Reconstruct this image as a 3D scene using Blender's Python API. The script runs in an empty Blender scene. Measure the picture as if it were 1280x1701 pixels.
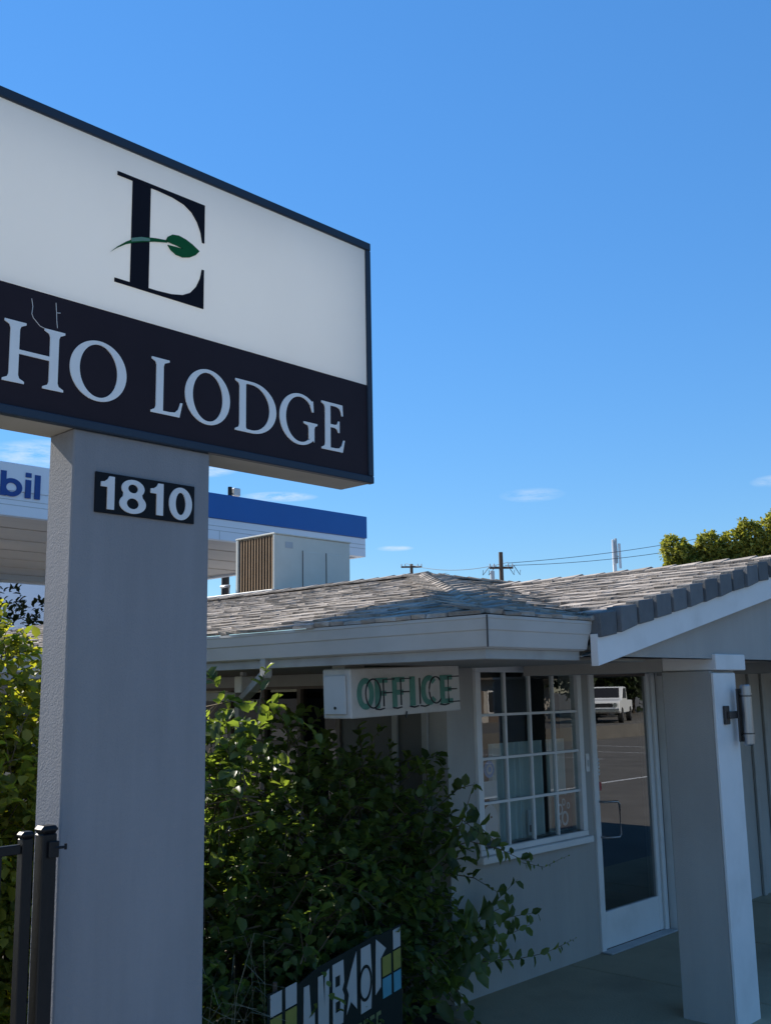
import bpy, bmesh, math, random
import numpy as np
from mathutils import Vector, Matrix

random.seed(7); rng = np.random.default_rng(7)
S = bpy.context.scene
COL = S.collection

# ------------------------------------------------------------------ camera
YAW, PITCH, ROLL = (math.radians(a) for a in (43.5, 10.0, -1.02))
FPX, CAMH = 1700.0, 2.0
fw = Vector((math.cos(PITCH)*math.cos(YAW), math.cos(PITCH)*math.sin(YAW), math.sin(PITCH)))
rt = Vector((math.sin(YAW), -math.cos(YAW), 0.0)); up = rt.cross(fw)
rr = rt*math.cos(ROLL) + up*math.sin(ROLL); uu = up*math.cos(ROLL) - rt*math.sin(ROLL)
cd = bpy.data.cameras.new('camera'); cam = bpy.data.objects.new('camera', cd); COL.objects.link(cam)
cam.matrix_world = Matrix(((rr.x, uu.x, -fw.x, 0), (rr.y, uu.y, -fw.y, 0), (rr.z, uu.z, -fw.z, CAMH), (0, 0, 0, 1)))
cd.sensor_fit = 'VERTICAL'; cd.sensor_height = 24.0; cd.lens = 24.0*FPX/1701.0
cd.clip_start = 0.05; cd.clip_end = 3000
S.camera = cam

# ------------------------------------------------------------------ sky, sun, exposure
SKY_K = 1.27
SUN_AZ, SUN_EL = math.radians(-9.0), math.radians(36.0)      # azimuth from +Y towards +X
w = bpy.data.worlds.new('World'); S.world = w; w.use_nodes = True
wn, wl = w.node_tree.nodes, w.node_tree.links
bg = wn['Background']; bg.inputs[1].default_value = 0.10
sky = wn.new('ShaderNodeTexSky'); sky.sky_type = 'NISHITA'; sky.sun_disc = False
sky.sun_elevation = SUN_EL; sky.sun_rotation = SUN_AZ
sky.air_density = 1.0; sky.dust_density = 0.0; sky.ozone_density = 6.0; sky.altitude = 60
hs = wn.new('ShaderNodeHueSaturation'); hs.inputs['Saturation'].default_value = 1.15; hs.inputs['Value'].default_value = 1.0; hs.inputs['Hue'].default_value = 0.498
# soften the sky's range (as the phone's tone curve does): colour * k * L^-0.45, the same for every direction
lum = wn.new('ShaderNodeVectorMath'); lum.operation = 'DOT_PRODUCT'; wl.new(sky.outputs[0], lum.inputs[0]); lum.inputs[1].default_value = (.2, .65, .15)
pw = wn.new('ShaderNodeMath'); pw.operation = 'POWER'; wl.new(lum.outputs['Value'], pw.inputs[0]); pw.inputs[1].default_value = -.45
pk_ = wn.new('ShaderNodeMath'); pk_.operation = 'MULTIPLY'; wl.new(pw.outputs[0], pk_.inputs[0]); pk_.inputs[1].default_value = SKY_K
sc_ = wn.new('ShaderNodeVectorMath'); sc_.operation = 'SCALE'; wl.new(sky.outputs[0], sc_.inputs[0]); wl.new(pk_.outputs[0], sc_.inputs['Scale'])
wl.new(sc_.outputs[0], hs.inputs['Color'])
tc = wn.new('ShaderNodeTexCoord')
def wmath(op, a, b=None):
    n = wn.new('ShaderNodeMath'); n.operation = op
    for i, v in enumerate((a, b)):
        if v is None: continue
        if isinstance(v, (int, float)): n.inputs[i].default_value = v
        else: wl.new(v, n.inputs[i])
    return n.outputs[0]
def wdot(vec):
    n = wn.new('ShaderNodeVectorMath'); n.operation = 'DOT_PRODUCT'
    wl.new(tc.outputs['Generated'], n.inputs[0]); n.inputs[1].default_value = vec
    return n.outputs['Value']
nz = wn.new('ShaderNodeTexNoise'); nz.inputs['Scale'].default_value = 26; nz.inputs['Detail'].default_value = 8; nz.inputs['Roughness'].default_value = .65
mp = wn.new('ShaderNodeMapping'); mp.inputs['Scale'].default_value = (1, 1, 4.5)
wl.new(tc.outputs['Generated'], mp.inputs[0]); wl.new(mp.outputs[0], nz.inputs['Vector'])
cloud = None
# thin wisps low over the horizon: azimuth from +Y, elevation, half width, half height (degrees), strength
for az, el, hw, hh, st in ((54.8, 10.7, 1.9, .42, .40), (47.0, 7.95, 1.1, .17, .7), (40.5, 10.9, 2.2, .30, .9), (36.0, 12.4, 2.2, .5, .9),
                           (28.0, 12.8, 3.4, .9, .7), (67.6, 10.6, 1.2, .35, .4), (75, 9, 4, .6, .6), (12, 9.5, 5, .7, .7), (95, 8, 5, .6, .5), (-40, 10, 6, .7, .6), (150, 9, 5, .7, .6), (-110, 11, 6, .8, .5)):
    a, e = math.radians(az), math.radians(el)
    c0 = Vector((math.sin(a)*math.cos(e), math.cos(a)*math.cos(e), math.sin(e)))
    t1 = Vector((math.cos(a), -math.sin(a), 0)); t2 = t1.cross(c0)
    X = wmath('MULTIPLY', wdot(t1), 1/math.radians(hw)); Yy = wmath('MULTIPLY', wmath('SUBTRACT', wdot(t2), 0.0), 1/math.radians(hh))
    r2 = wmath('ADD', wmath('MULTIPLY', X, X), wmath('MULTIPLY', Yy, Yy))
    front = wmath('GREATER_THAN', wdot(c0), 0.5)
    fall = wmath('MULTIPLY', wmath('MAXIMUM', wmath('SUBTRACT', 1.0, r2), 0.0), front)
    m = wmath('MULTIPLY', wmath('MULTIPLY', fall, st), wmath('MAXIMUM', wmath('MULTIPLY', wmath('SUBTRACT', nz.outputs['Fac'], .36), 4.0), 0.0))
    cloud = m if cloud is None else wmath('ADD', cloud, m)
cloud = wmath('MINIMUM', cloud, 0.92)
mx = wn.new('ShaderNodeMix'); mx.data_type = 'RGBA'; wl.new(cloud, mx.inputs[0]); wl.new(hs.outputs[0], mx.inputs[6]); mx.inputs[7].default_value = (3.6, 4.1, 4.6, 1)
wl.new(mx.outputs[2], bg.inputs[0])

sd = bpy.data.lights.new('sun', 'SUN'); sd.energy = 4.0; sd.angle = math.radians(0.5); sd.color = (1.0, 0.93, 0.82)
sun = bpy.data.objects.new('sun', sd); COL.objects.link(sun)
tosun = Vector((math.sin(SUN_AZ)*math.cos(SUN_EL), math.cos(SUN_AZ)*math.cos(SUN_EL), math.sin(SUN_EL)))
sun.rotation_euler = tosun.to_track_quat('Z', 'Y').to_euler()
S.view_settings.view_transform = 'Standard'; S.view_settings.look = 'None'
S.view_settings.exposure = 1.15; S.view_settings.gamma = 1.0; S.view_settings.use_curve_mapping = False
S.render.engine = 'CYCLES'; S.cycles.max_bounces = 8; S.cycles.transparent_max_bounces = 16; S.cycles.use_denoising = True

# ------------------------------------------------------------------ materials
def mat(name, col, rough=0.7, var=0.12, scale=6.0, bump=0.0, bscale=80.0, metal=0.0, spec=0.4, rnd=0.0, stain=None, objcoord=False, streak=None):
    m = bpy.data.materials.new(name); m.use_nodes = True
    n, l = m.node_tree.nodes, m.node_tree.links
    b = n['Principled BSDF']; b.inputs['Roughness'].default_value = rough; b.inputs['Metallic'].default_value = metal
    b.inputs['Specular IOR Level'].default_value = spec
    geo = n.new('ShaderNodeNewGeometry')
    pos = geo.outputs['Position']
    mpn = n.new('ShaderNodeMapping'); l.new(pos, mpn.inputs[0])
    if streak: mpn.inputs['Scale'].default_value = streak
    t = n.new('ShaderNodeTexNoise'); t.inputs['Scale'].default_value = scale; t.inputs['Detail'].default_value = 6; t.inputs['Roughness'].default_value = .62
    l.new(mpn.outputs[0], t.inputs['Vector'])
    mr = n.new('ShaderNodeMapRange'); mr.inputs[1].default_value = .25; mr.inputs[2].default_value = .75; mr.inputs[3].default_value = 1-var; mr.inputs[4].default_value = 1+var
    l.new(t.outputs['Fac'], mr.inputs[0]); val = mr.outputs[0]
    if rnd:
        oi = n.new('ShaderNodeObjectInfo')
        ad = n.new('ShaderNodeMath'); ad.operation = 'ADD'; l.new(oi.outputs['Random'], ad.inputs[0]); l.new(geo.outputs['Random Per Island'], ad.inputs[1])
        fr = n.new('ShaderNodeMath'); fr.operation = 'FRACT'; l.new(ad.outputs[0], fr.inputs[0])
        m2 = n.new('ShaderNodeMapRange'); m2.inputs[3].default_value = 1-rnd; m2.inputs[4].default_value = 1+rnd; l.new(fr.outputs[0], m2.inputs[0])
        mu = n.new('ShaderNodeMath'); mu.operation = 'MULTIPLY'; l.new(val, mu.inputs[0]); l.new(m2.outputs[0], mu.inputs[1]); val = mu.outputs[0]
    vm = n.new('ShaderNodeVectorMath'); vm.operation = 'SCALE'; vm.inputs[0].default_value = col; l.new(val, vm.inputs['Scale'])
    out = vm.outputs[0]
    if stain:
        t2 = n.new('ShaderNodeTexNoise'); t2.inputs['Scale'].default_value = stain[1]; t2.inputs['Detail'].default_value = 8; l.new(pos, t2.inputs['Vector'])
        rp = n.new('ShaderNodeMapRange'); rp.inputs[1].default_value = .52; rp.inputs[2].default_value = .72; rp.inputs[4].default_value = stain[2]; l.new(t2.outputs['Fac'], rp.inputs[0])
        mm = n.new('ShaderNodeMix'); mm.data_type = 'RGBA'; l.new(rp.outputs[0], mm.inputs[0]); l.new(out, mm.inputs[6]); mm.inputs[7].default_value = (*stain[0], 1); out = mm.outputs[2]
    l.new(out, b.inputs['Base Color'])
    if bump:
        t3 = n.new('ShaderNodeTexNoise'); t3.inputs['Scale'].default_value = bscale; t3.inputs['Detail'].default_value = 4; l.new(pos, t3.inputs['Vector'])
        bp = n.new('ShaderNodeBump'); bp.inputs['Strength'].default_value = bump; bp.inputs['Distance'].default_value = .01; l.new(t3.outputs['Fac'], bp.inputs['Height']); l.new(bp.outputs[0], b.inputs['Normal'])
    return m

def leafmat(name, c1, c2, trans=0.35, tcol=None, gloss=.45):
    m = bpy.data.materials.new(name); m.use_nodes = True
    n, l = m.node_tree.nodes, m.node_tree.links
    b = n['Principled BSDF']; b.inputs['Roughness'].default_value = gloss; b.inputs['Specular IOR Level'].default_value = .35
    g = n.new('ShaderNodeNewGeometry'); oi = n.new('ShaderNodeObjectInfo')
    ad = n.new('ShaderNodeMath'); ad.operation = 'ADD'; l.new(g.outputs['Random Per Island'], ad.inputs[0]); l.new(oi.outputs['Random'], ad.inputs[1])
    fr = n.new('ShaderNodeMath'); fr.operation = 'FRACT'; l.new(ad.outputs[0], fr.inputs[0])
    r = n.new('ShaderNodeValToRGB'); r.color_ramp.elements[0].color = (*c1, 1); r.color_ramp.elements[1].color = (*c2, 1)
    l.new(fr.outputs[0], r.inputs[0]); l.new(r.outputs[0], b.inputs['Base Color'])
    t = n.new('ShaderNodeBsdfTranslucent'); mu = n.new('ShaderNodeMix'); mu.data_type = 'RGBA'; mu.blend_type = 'MULTIPLY'; mu.inputs[0].default_value = 1
    l.new(r.outputs[0], mu.inputs[6]); mu.inputs[7].default_value = (*(tcol or (2.4, 2.6, .9)), 1); l.new(mu.outputs[2], t.inputs['Color'])
    mxs = n.new('ShaderNodeMixShader'); mxs.inputs[0].default_value = trans
    l.new(b.outputs[0], mxs.inputs[1]); l.new(t.outputs[0], mxs.inputs[2]); l.new(mxs.outputs[0], n['Material Output'].inputs[0])
    return m

def glassmat(name, tint=(.75, .8, .8), ior=1.5, boost=1.0, rough=0.0):
    m = bpy.data.materials.new(name); m.use_nodes = True
    n, l = m.node_tree.nodes, m.node_tree.links; n.remove(n['Principled BSDF'])
    f = n.new('ShaderNodeLayerWeight'); f.inputs[0].default_value = .5      # facing = 1-|N.I|, the same from both sides
    p5 = n.new('ShaderNodeMath'); p5.operation = 'POWER'; l.new(f.outputs['Facing'], p5.inputs[0]); p5.inputs[1].default_value = 5
    mu = n.new('ShaderNodeMath'); mu.operation = 'MULTIPLY_ADD'; mu.use_clamp = True; l.new(p5.outputs[0], mu.inputs[0]); mu.inputs[1].default_value = .9; mu.inputs[2].default_value = boost
    tr = n.new('ShaderNodeBsdfTransparent'); tr.inputs[0].default_value = (*tint, 1)
    gl = n.new('ShaderNodeBsdfGlossy'); gl.inputs['Roughness'].default_value = rough
    tn = n.new('ShaderNodeTexNoise'); tn.inputs['Scale'].default_value = 2.2
    bp = n.new('ShaderNodeBump'); bp.inputs['Strength'].default_value = .0012; bp.inputs['Distance'].default_value = .02; l.new(tn.outputs['Fac'], bp.inputs['Height']); l.new(bp.outputs[0], gl.inputs['Normal'])
    x = n.new('ShaderNodeMixShader'); l.new(mu.outputs[0], x.inputs[0]); l.new(tr.outputs[0], x.inputs[1]); l.new(gl.outputs[0], x.inputs[2])
    l.new(x.outputs[0], n['Material Output'].inputs[0]); return m

M = {}
def D(k, *a, **kw): M[k] = mat(k, *a, **kw)
D('stucco', (.23, .23, .24), .9, .10, 1.6, .28, 130, streak=(3.5, 3.5, .35), spec=.2, stain=((.18, .18, .18), .9, .35))
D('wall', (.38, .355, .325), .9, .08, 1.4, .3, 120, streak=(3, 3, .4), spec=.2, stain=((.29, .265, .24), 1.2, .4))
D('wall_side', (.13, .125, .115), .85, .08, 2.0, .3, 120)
D('white_trim', (.70, .68, .66), .5, .05, 3, .06, 40, spec=.3, stain=((.50, .48, .45), 3.5, .35))
D('gutter', (.43, .42, .40), .5, .06, 2.5, .03, 30, spec=.3, stain=((.34, .32, .29), 2.2, .5), streak=(1, 1, 3))
D('trim', (.33, .32, .30), .6, .06, 4, .05, 60, spec=.3, stain=((.21, .19, .17), 5, .4))
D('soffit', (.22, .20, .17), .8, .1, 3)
D('shake', (.325, .285, .245), .95, .28, 18, .6, 70, rnd=.34, spec=.1, streak=(1, 1, 1), stain=((.13, .11, .09), 3.5, .65))
D('deck', (.10, .085, .07), .95, .2, 5)
D('rake', (.145, .148, .15), .9, .12, 12, .3, 90, rnd=.14, spec=.15)
D('sign_frame', (.026, .040, .062), .45, .08, 3, spec=.2)
D('sign_white', (.86, .84, .79), .4, .05, 1.3, spec=.2, stain=((.76, .75, .72), .8, .5), streak=(1, 1, .35))
D('sign_dark', (.027, .019, .024), .5, .15, 2, spec=.08)
D('sign_under', (.40, .37, .32), .7, .08, 3, stain=((.22, .19, .15), 2, .4))
D('letter', (.80, .77, .73), .45, .04, 5)
D('letter_dark', (.011, .009, .013), .5, .05, 5, spec=.08)
D('leaf_green', (.008, .10, .028), .45, .12, 8, spec=.1)
D('leaf_pale', (.14, .26, .17), .45, .05, 8)
D('digit', (.62, .62, .62), .45, .05, 6)
D('plate', (.010, .011, .014), .5, .1, 6, spec=.1)
D('black_iron', (.008, .008, .009), .4, .2, 10, .1, 60, spec=.25)
D('concrete', (.37, .30, .20), .9, .14, 1.3, .3, 60, spec=.15, stain=((.20, .165, .115), 1.1, .8))
D('asphalt', (.13, .12, .105), .95, .2, 1.2, .5, 90, stain=((.09, .085, .075), .4, .5))
D('pavement', (.46, .44, .40), .9, .1, .5, .2, 30)
D('paint_line', (.6, .6, .58), .7, .15, 6)
D('soil', (.045, .038, .03), .95, .3, 8, .6, 50)
D('brick', (.16, .075, .055), .9, .2, 12, .4, 60, rnd=.2)
D('canopy_white', (.74, .76, .80), .35, .03, 1)
D('canopy_blue', (.004, .10, .36), .35, .05, 1)
D('canopy_letter', (.004, .05, .24), .4, .05, 3)
D('canopy_red', (.5, .02, .02), .4, .05, 3)
D('canopy_soffit', (.68, .60, .52), .6, .06, .6, rnd=.06)
D('beige', (.62, .56, .46), .8, .08, 1)
D('hvac', (.62, .62, .55), .6, .06, 3, spec=.2, stain=((.52, .49, .41), 1.8, .5))
D('louver', (.20, .125, .065), .6, .18, 8, rnd=.12)
D('galv', (.42, .43, .44), .45, .1, 8, metal=.3)
D('wood_pole', (.075, .05, .035), .9, .2, 8)
D('wire', (.03, .03, .035), .6)
D('antenna', (.70, .70, .70), .5, .05, 4)
D('bark', (.06, .048, .036), .95, .25, 14, .5, 40)
D('twig', (.10, .075, .045), .9, .25, 14)
D('dry', (.20, .175, .11), .8, .2, 12, rnd=.25)
D('office_white', (.46, .43, .39), .6, .08, 5, stain=((.26, .22, .17), 6, .5))
D('office_cover', (.43, .425, .41), .5, .05, 5)
D('office_green', (.075, .21, .16), .5, .2, 25)
D('neon', (.010, .010, .012), .3, spec=.5)
D('brown_frame', (.13, .10, .08), .7, .15, 8)
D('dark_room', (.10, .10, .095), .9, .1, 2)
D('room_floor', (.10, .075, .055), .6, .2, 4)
D('curtain', (.66, .72, .70), .9, .08, 3)
D('steel', (.33, .33, .34), .35, .06, 10, metal=.9)
D('bronze', (.05, .04, .035), .5, .1, 10)
D('paper', (.55, .58, .60), .7, .05, 12)
D('sticker_blue', (.08, .26, .55), .5, .1, 12)
D('sticker_red', (.42, .05, .05), .5, .1, 12)
D('poster_dark', (.09, .045, .045), .6, .25, 30)
D('banner_dark', (.006, .011, .008), .9, .15, 6)
D('banner_white', (.36, .36, .34), .6, .06, 8)
D('banner_olive', (.20, .19, .035), .6, .1, 8)
D('banner_blue', (.07, .24, .30), .6, .1, 8)
D('banner_text', (.13, .15, .06), .6, .1, 8)
D('truck_white', (.78, .78, .76), .3, .03, 2, spec=.6)
D('truck_dark', (.02, .02, .022), .5, .1, 4)
D('tyre', (.015, .015, .015), .9, .1, 10)
D('chrome', (.6, .6, .6), .15, .03, 4, metal=1)
D('red_lamp', (.4, .02, .02), .3, .05, 4)
D('grey_bldg', (.40, .37, .33), .85, .08, 1)
M['leaf_bush'] = leafmat('leaf_bush', (.036, .058, .022), (.115, .155, .048), .48, (3.3, 3.2, 1.0), .38)
M['leaf_hedge'] = leafmat('leaf_hedge', (.10, .13, .025), (.30, .30, .055), .55, (2.0, 1.9, .6))
M['leaf_tree'] = leafmat('leaf_tree', (.12, .15, .035), (.36, .35, .08), .45, (1.6, 1.5, .6), .6)
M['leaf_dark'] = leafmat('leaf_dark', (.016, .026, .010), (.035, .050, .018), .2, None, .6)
M['glass_door'] = glassmat('glass_door', (.40, .43, .42), 1.5, .26)
M['glass_win'] = glassmat('glass_win', (.72, .80, .80), 1.5, .16)
M['glass_side'] = glassmat('glass_side', (.30, .32, .32), 1.5, .05)

n_, l_ = M['sign_white'].node_tree.nodes, M['sign_white'].node_tree.links      # translucent acrylic
tr_ = n_.new('ShaderNodeBsdfTranslucent'); tr_.inputs['Color'].default_value = (.86, .87, .86, 1); mx_ = n_.new('ShaderNodeMixShader'); mx_.inputs[0].default_value = .34
l_.new(n_['Principled BSDF'].outputs[0], mx_.inputs[1]); l_.new(tr_.outputs[0], mx_.inputs[2]); l_.new(mx_.outputs[0], n_['Material Output'].inputs[0])

# ------------------------------------------------------------------ helpers
class MB:
    def __init__(s): s.v = []; s.f = []
    def poly(s, pts): 
        i = len(s.v); s.v += [tuple(p) for p in pts]; s.f.append(tuple(range(i, i+len(pts)))); return s
    def hexa(s, p):   # 8 points: bottom 4 ccw, top 4
        i = len(s.v); s.v += [tuple(q) for q in p]
        s.f += [tuple(i+k for k in q) for q in ((3, 2, 1, 0), (4, 5, 6, 7), (0, 1, 5, 4), (1, 2, 6, 5), (2, 3, 7, 6), (3, 0, 4, 7))]; return s
    def box(s, x0, x1, y0, y1, z0, z1):
        return s.hexa(((x0, y0, z0), (x1, y0, z0), (x1, y1, z0), (x0, y1, z0), (x0, y0, z1), (x1, y0, z1), (x1, y1, z1), (x0, y1, z1)))
    def tube(s, pts, r, n=8, cap=True):
        pts = [Vector(p) for p in pts]; base = len(s.v); m = len(pts)
        rs = r if isinstance(r, (list, tuple)) else [r]*m
        for k, p in enumerate(pts):
            d = (pts[min(k+1, m-1)] - pts[max(k-1, 0)]).normalized()
            a = d.cross(Vector((0, 0, 1)));
            if a.length < 1e-3: a = d.cross(Vector((0, 1, 0)))
            a.normalize(); b = d.cross(a)
            for j in range(n):
                t = 2*math.pi*j/n; q = p + (a*math.cos(t) + b*math.sin(t))*rs[k]; s.v.append(tuple(q))
        for k in range(m-1):
            for j in range(n):
                j2 = (j+1) % n; s.f.append((base+k*n+j, base+k*n+j2, base+(k+1)*n+j2, base+(k+1)*n+j))
        if cap: s.f.append(tuple(base+j for j in range(n))); s.f.append(tuple(base+(m-1)*n+j for j in reversed(range(n))))
        return s
    def prism(s, outline, h0, h1, fn):   # outline 2D list, fn(a,b,h)->xyz
        n = len(outline); i = len(s.v)
        for h in (h0, h1): s.v += [tuple(fn(a, b, h)) for a, b in outline]
        s.f.append(tuple(i+k for k in reversed(range(n)))); s.f.append(tuple(i+n+k for k in range(n)))
        for k in range(n): s.f.append((i+k, i+(k+1) % n, i+n+(k+1) % n, i+n+k))
        return s
    def build(s, name, m, parent=None, bevel=0, smooth=False):
        me = bpy.data.meshes.new(name); me.from_pydata(s.v, [], s.f); me.update()
        bm = bmesh.new(); bm.from_mesh(me); bmesh.ops.recalc_face_normals(bm, faces=bm.faces[:])
        if bevel: bmesh.ops.bevel(bm, geom=bm.edges[:], offset=bevel, segments=1, affect='EDGES', clamp_overlap=True)
        bm.to_mesh(me); bm.free()
        if smooth: me.polygons.foreach_set('use_smooth', [True]*len(me.polygons))
        return link(name, me, m, parent)
def link(name, me, m, parent=None):
    o = bpy.data.objects.new(name, me); COL.objects.link(o)
    if m and not me.materials: me.materials.append(M[m] if isinstance(m, str) else m)
    if parent: setpar(o, parent)
    return o
def WM(o):
    m = o.matrix_basis.copy()
    return m if o.parent is None else WM(o.parent) @ o.matrix_parent_inverse @ m
def setpar(o, p):
    o.parent = p; o.matrix_parent_inverse = WM(p).inverted()
def thing(name, label, cat, loc=(0, 0, 0), group=None):
    o = bpy.data.objects.new(name, None); o.location = loc; o.empty_display_size = .2; COL.objects.link(o)
    return tag(o, label, cat, group)
def tag(o, label, cat, group=None):
    o['label'] = label; o['category'] = cat
    if group: o['group'] = group
    return o
def struct(o): o['kind'] = 'structure'; return o
def stuff(o): o['kind'] = 'stuff'; return o
def box(name, m, parent, *b, bevel=0): return MB().box(*b).build(name, m, parent, bevel)

def flat(name, splines, m, parent, origin, ux, uz, depth=.004):
    """2-D outlines (holes included) filled as a thin solid: a along ux, b along uz"""
    cu = bpy.data.curves.new(name, 'CURVE'); cu.dimensions = '2D'; cu.fill_mode = 'BOTH'; cu.extrude = depth/2
    for sp in splines:
        c = cu.splines.new('POLY'); c.points.add(len(sp)-1); c.use_cyclic_u = True
        for p, (a, b) in zip(c.points, sp): p.co = (a, b, 0, 1)
    tmp = bpy.data.objects.new('tmp', cu); COL.objects.link(tmp)
    dg = bpy.context.evaluated_depsgraph_get(); me = bpy.data.meshes.new_from_object(tmp.evaluated_get(dg))
    bpy.data.objects.remove(tmp); bpy.data.curves.remove(cu)
    ux = Vector(ux).normalized(); uz = Vector(uz).normalized(); nn = ux.cross(uz)
    me.transform(Matrix(((ux.x, uz.x, nn.x, origin[0]), (ux.y, uz.y, nn.y, origin[1]), (ux.z, uz.z, nn.z, origin[2]), (0, 0, 0, 1))))
    me.name = name; me.materials.clear()
    return link(name, me, m, parent)
def ell(cx, cy, rx, ry, n=40, a0=0, a1=360): return [(cx+rx*math.cos(math.radians(a0+(a1-a0)*i/n)), cy+ry*math.sin(math.radians(a0+(a1-a0)*i/n))) for i in range(n+(0 if abs(a1-a0) == 360 else 1))]
def mapsp(sps, sx, sy, ox, oy): return [[(ox+a*sx, oy+b*sy) for a, b in sp] for sp in sps]

# serif capitals, cap height 1
def serif(ch):
    t, s = .05, .13
    def stem(x, w=.15, sl=.10, srr=.10):   # bracketed stem with serifs (outline piece)
        return [(x-sl, 0), (x+w+srr, 0), (x+w+srr, .035), (x+w+.02, .075), (x+w, .13), (x+w, .87), (x+w+.02, .925), (x+w+srr, .965), (x+w+srr, 1), (x-sl, 1), (x-sl, .965), (x-.02, .925), (x, .87), (x, .13), (x-.02, .075), (x-sl, .035)]
    if ch == 'H':
        return [[(0, 0), (.35, 0), (.35, .035), (.27, .075), (.25, .13), (.25, .475), (.75, .475), (.75, .13), (.73, .075), (.65, .035), (.65, 0), (1, 0), (1, .035), (.92, .075), (.90, .13), (.90, .87), (.92, .925), (1, .965), (1, 1), (.65, 1), (.65, .965), (.73, .925), (.75, .87), (.75, .545), (.25, .545), (.25, .87), (.27, .925), (.35, .965), (.35, 1), (0, 1), (0, .965), (.08, .925), (.10, .87), (.10, .13), (.08, .075), (0, .035)]], 1.0
    if ch == 'O':
        o = ell(.52, .5, .52, .52, 56); i = [(.52+.345*math.cos(a)*1.0-.03*math.sin(a), .5+.455*math.sin(a)+.03*math.cos(a)) for a in [2*math.pi*k/56 for k in range(56)]]
        return [o, i], 1.04
    if ch == 'L':
        return [[(0, 0), (.60, 0), (.66, .27), (.615, .27), (.57, .14), (.50, .075), (.38, .06), (.25, .06), (.25, .87), (.27, .925), (.37, .965), (.37, 1), (0, 1), (0, .965), (.08, .925), (.10, .87), (.10, .13), (.08, .075), (0, .035)]], .66
    if ch == 'D':
        o = [(0, 0), (.40, 0)] + [(.40+.58*math.cos(a), .5+.5*math.sin(a)) for a in [math.radians(-90+180*k/30) for k in range(1, 30)]] + [(.40, 1), (0, 1), (0, .965), (.08, .925), (.10, .87), (.10, .13), (.08, .075), (0, .035)]
        i = [(.25, .09), (.27, .06), (.38, .055)] + [(.38+.435*math.cos(a), .5+.445*math.sin(a)) for a in [math.radians(-85+170*k/26) for k in range(27)]] + [(.38, .945), (.27, .945), (.25, .92)]
        return [o, i], .98
    if ch == 'C' or ch == 'G':
        out = [(.52+.52*math.cos(math.radians(a)), .5+.52*math.sin(math.radians(a))) for a in range(48, 313 if ch == 'C' else 316, 5)]
        inn = [(.535+.375*math.cos(math.radians(a)), .5+.46*math.sin(math.radians(a))) for a in range(310 if ch == 'C' else 318, 45, -5)]
        if ch == 'C':
            sp = [(.90, .94), (.905, .72), (.865, .72)] ; end = [(.885, .30), (.925, .30), (.90, .10)]
            return [[(.86, .89)] + sp[::1][0:0] + out[1:] + end[::-1] + inn + [(.855, .70), (.90, .70), (.885, .92)]], .92
        tail = [(.90, .08), (.90, .36), (.92, .41), (.98, .44), (.98, .475), (.62, .475), (.62, .44), (.73, .41), (.75, .36), (.75, .10)]
        return [out[1:] + tail + inn + [(.84, .70), (.885, .70), (.87, .93)]], .98
    if ch == 'E':
        return [[(0, 0), (.60, 0), (.66, .26), (.615, .26), (.57, .14), (.50, .075), (.40, .06), (.25, .06), (.25, .485), (.38, .485), (.44, .46), (.47, .40), (.51, .40), (.51, .64), (.47, .64), (.44, .57), (.38, .55), (.25, .55), (.25, .94), (.42, .94), (.50, .92), (.545, .87), (.57, .77), (.615, .77), (.60, 1), (0, 1), (0, .965), (.08, .925), (.10, .87), (.10, .13), (.08, .075), (0, .035)]], .66
def digit(ch):
    if ch == '1': return [[(.22, 0), (.44, 0), (.44, 1), (.27, 1), (.22, .90), (.13, .83), (.02, .81), (.02, .67), (.22, .67)]], .5
    if ch == '0': return [ell(.33, .5, .33, .52), ell(.33, .5, .145, .36)], .66
    if ch == '8': 
        o = [(.33+.33*math.cos(math.radians(a)), .28+.30*math.sin(math.radians(a))) for a in range(-222, 43, 6)] + [(.33+.285*math.cos(math.radians(a)), .75+.27*math.sin(math.radians(a))) for a in range(-38, 219, 6)]
        return [o, ell(.33, .285, .15, .165), ell(.33, .745, .125, .135)], .66
def sans(ch):
    if ch == 'O': return [ell(.36, .5, .36, .52), ell(.36, .5, .17, .33)], .74
    if ch == 'F': return [[(0, 0), (.2, 0), (.2, .4), (.48, .4), (.48, .57), (.2, .57), (.2, .83), (.55, .83), (.55, 1), (0, 1)]], .57
    if ch == 'I': return [[(0, 0), (.2, 0), (.2, 1), (0, 1)]], .2
    if ch == 'C': return [[(.36+.36*math.cos(math.radians(a)), .5+.52*math.sin(math.radians(a))) for a in range(40, 321, 7)] + [(.36+.17*math.cos(math.radians(a)), .5+.33*math.sin(math.radians(a))) for a in range(320, 39, -7)]], .66
    if ch == 'E': return [[(0, 0), (.56, 0), (.56, .17), (.2, .17), (.2, .42), (.5, .42), (.5, .58), (.2, .58), (.2, .83), (.55, .83), (.55, 1), (0, 1)]], .57
    if ch == 'M': return [[(0, 0), (.2, 0), (.2, .7), (.42, 0), (.58, 0), (.8, .7), (.8, 0), (1, 0), (1, 1), (.72, 1), (.5, .3), (.28, 1), (0, 1)]], 1.0
    if ch == 'o': return [ell(.36, .36, .37, .37), ell(.36, .36, .19, .19)], .74
    if ch == 'b': 
        o = [(0, 0), (.19, 0), (.19, .06)] + [(.38+.36*math.cos(math.radians(a)), .36+.37*math.sin(math.radians(a))) for a in range(-130, 131, 8)] + [(.19, .66), (.19, 1.0), (0, 1.0)]
        return [o, ell(.375, .36, .18, .185)], .76
    if ch == 'i': return [[(0, 0), (.2, 0), (.2, .72), (0, .72)], [(0, .82), (.2, .82), (.2, 1), (0, 1)]], .2
    if ch == 'l': return [[(0, 0), (.2, 0), (.2, 1), (0, 1)]], .2

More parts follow.
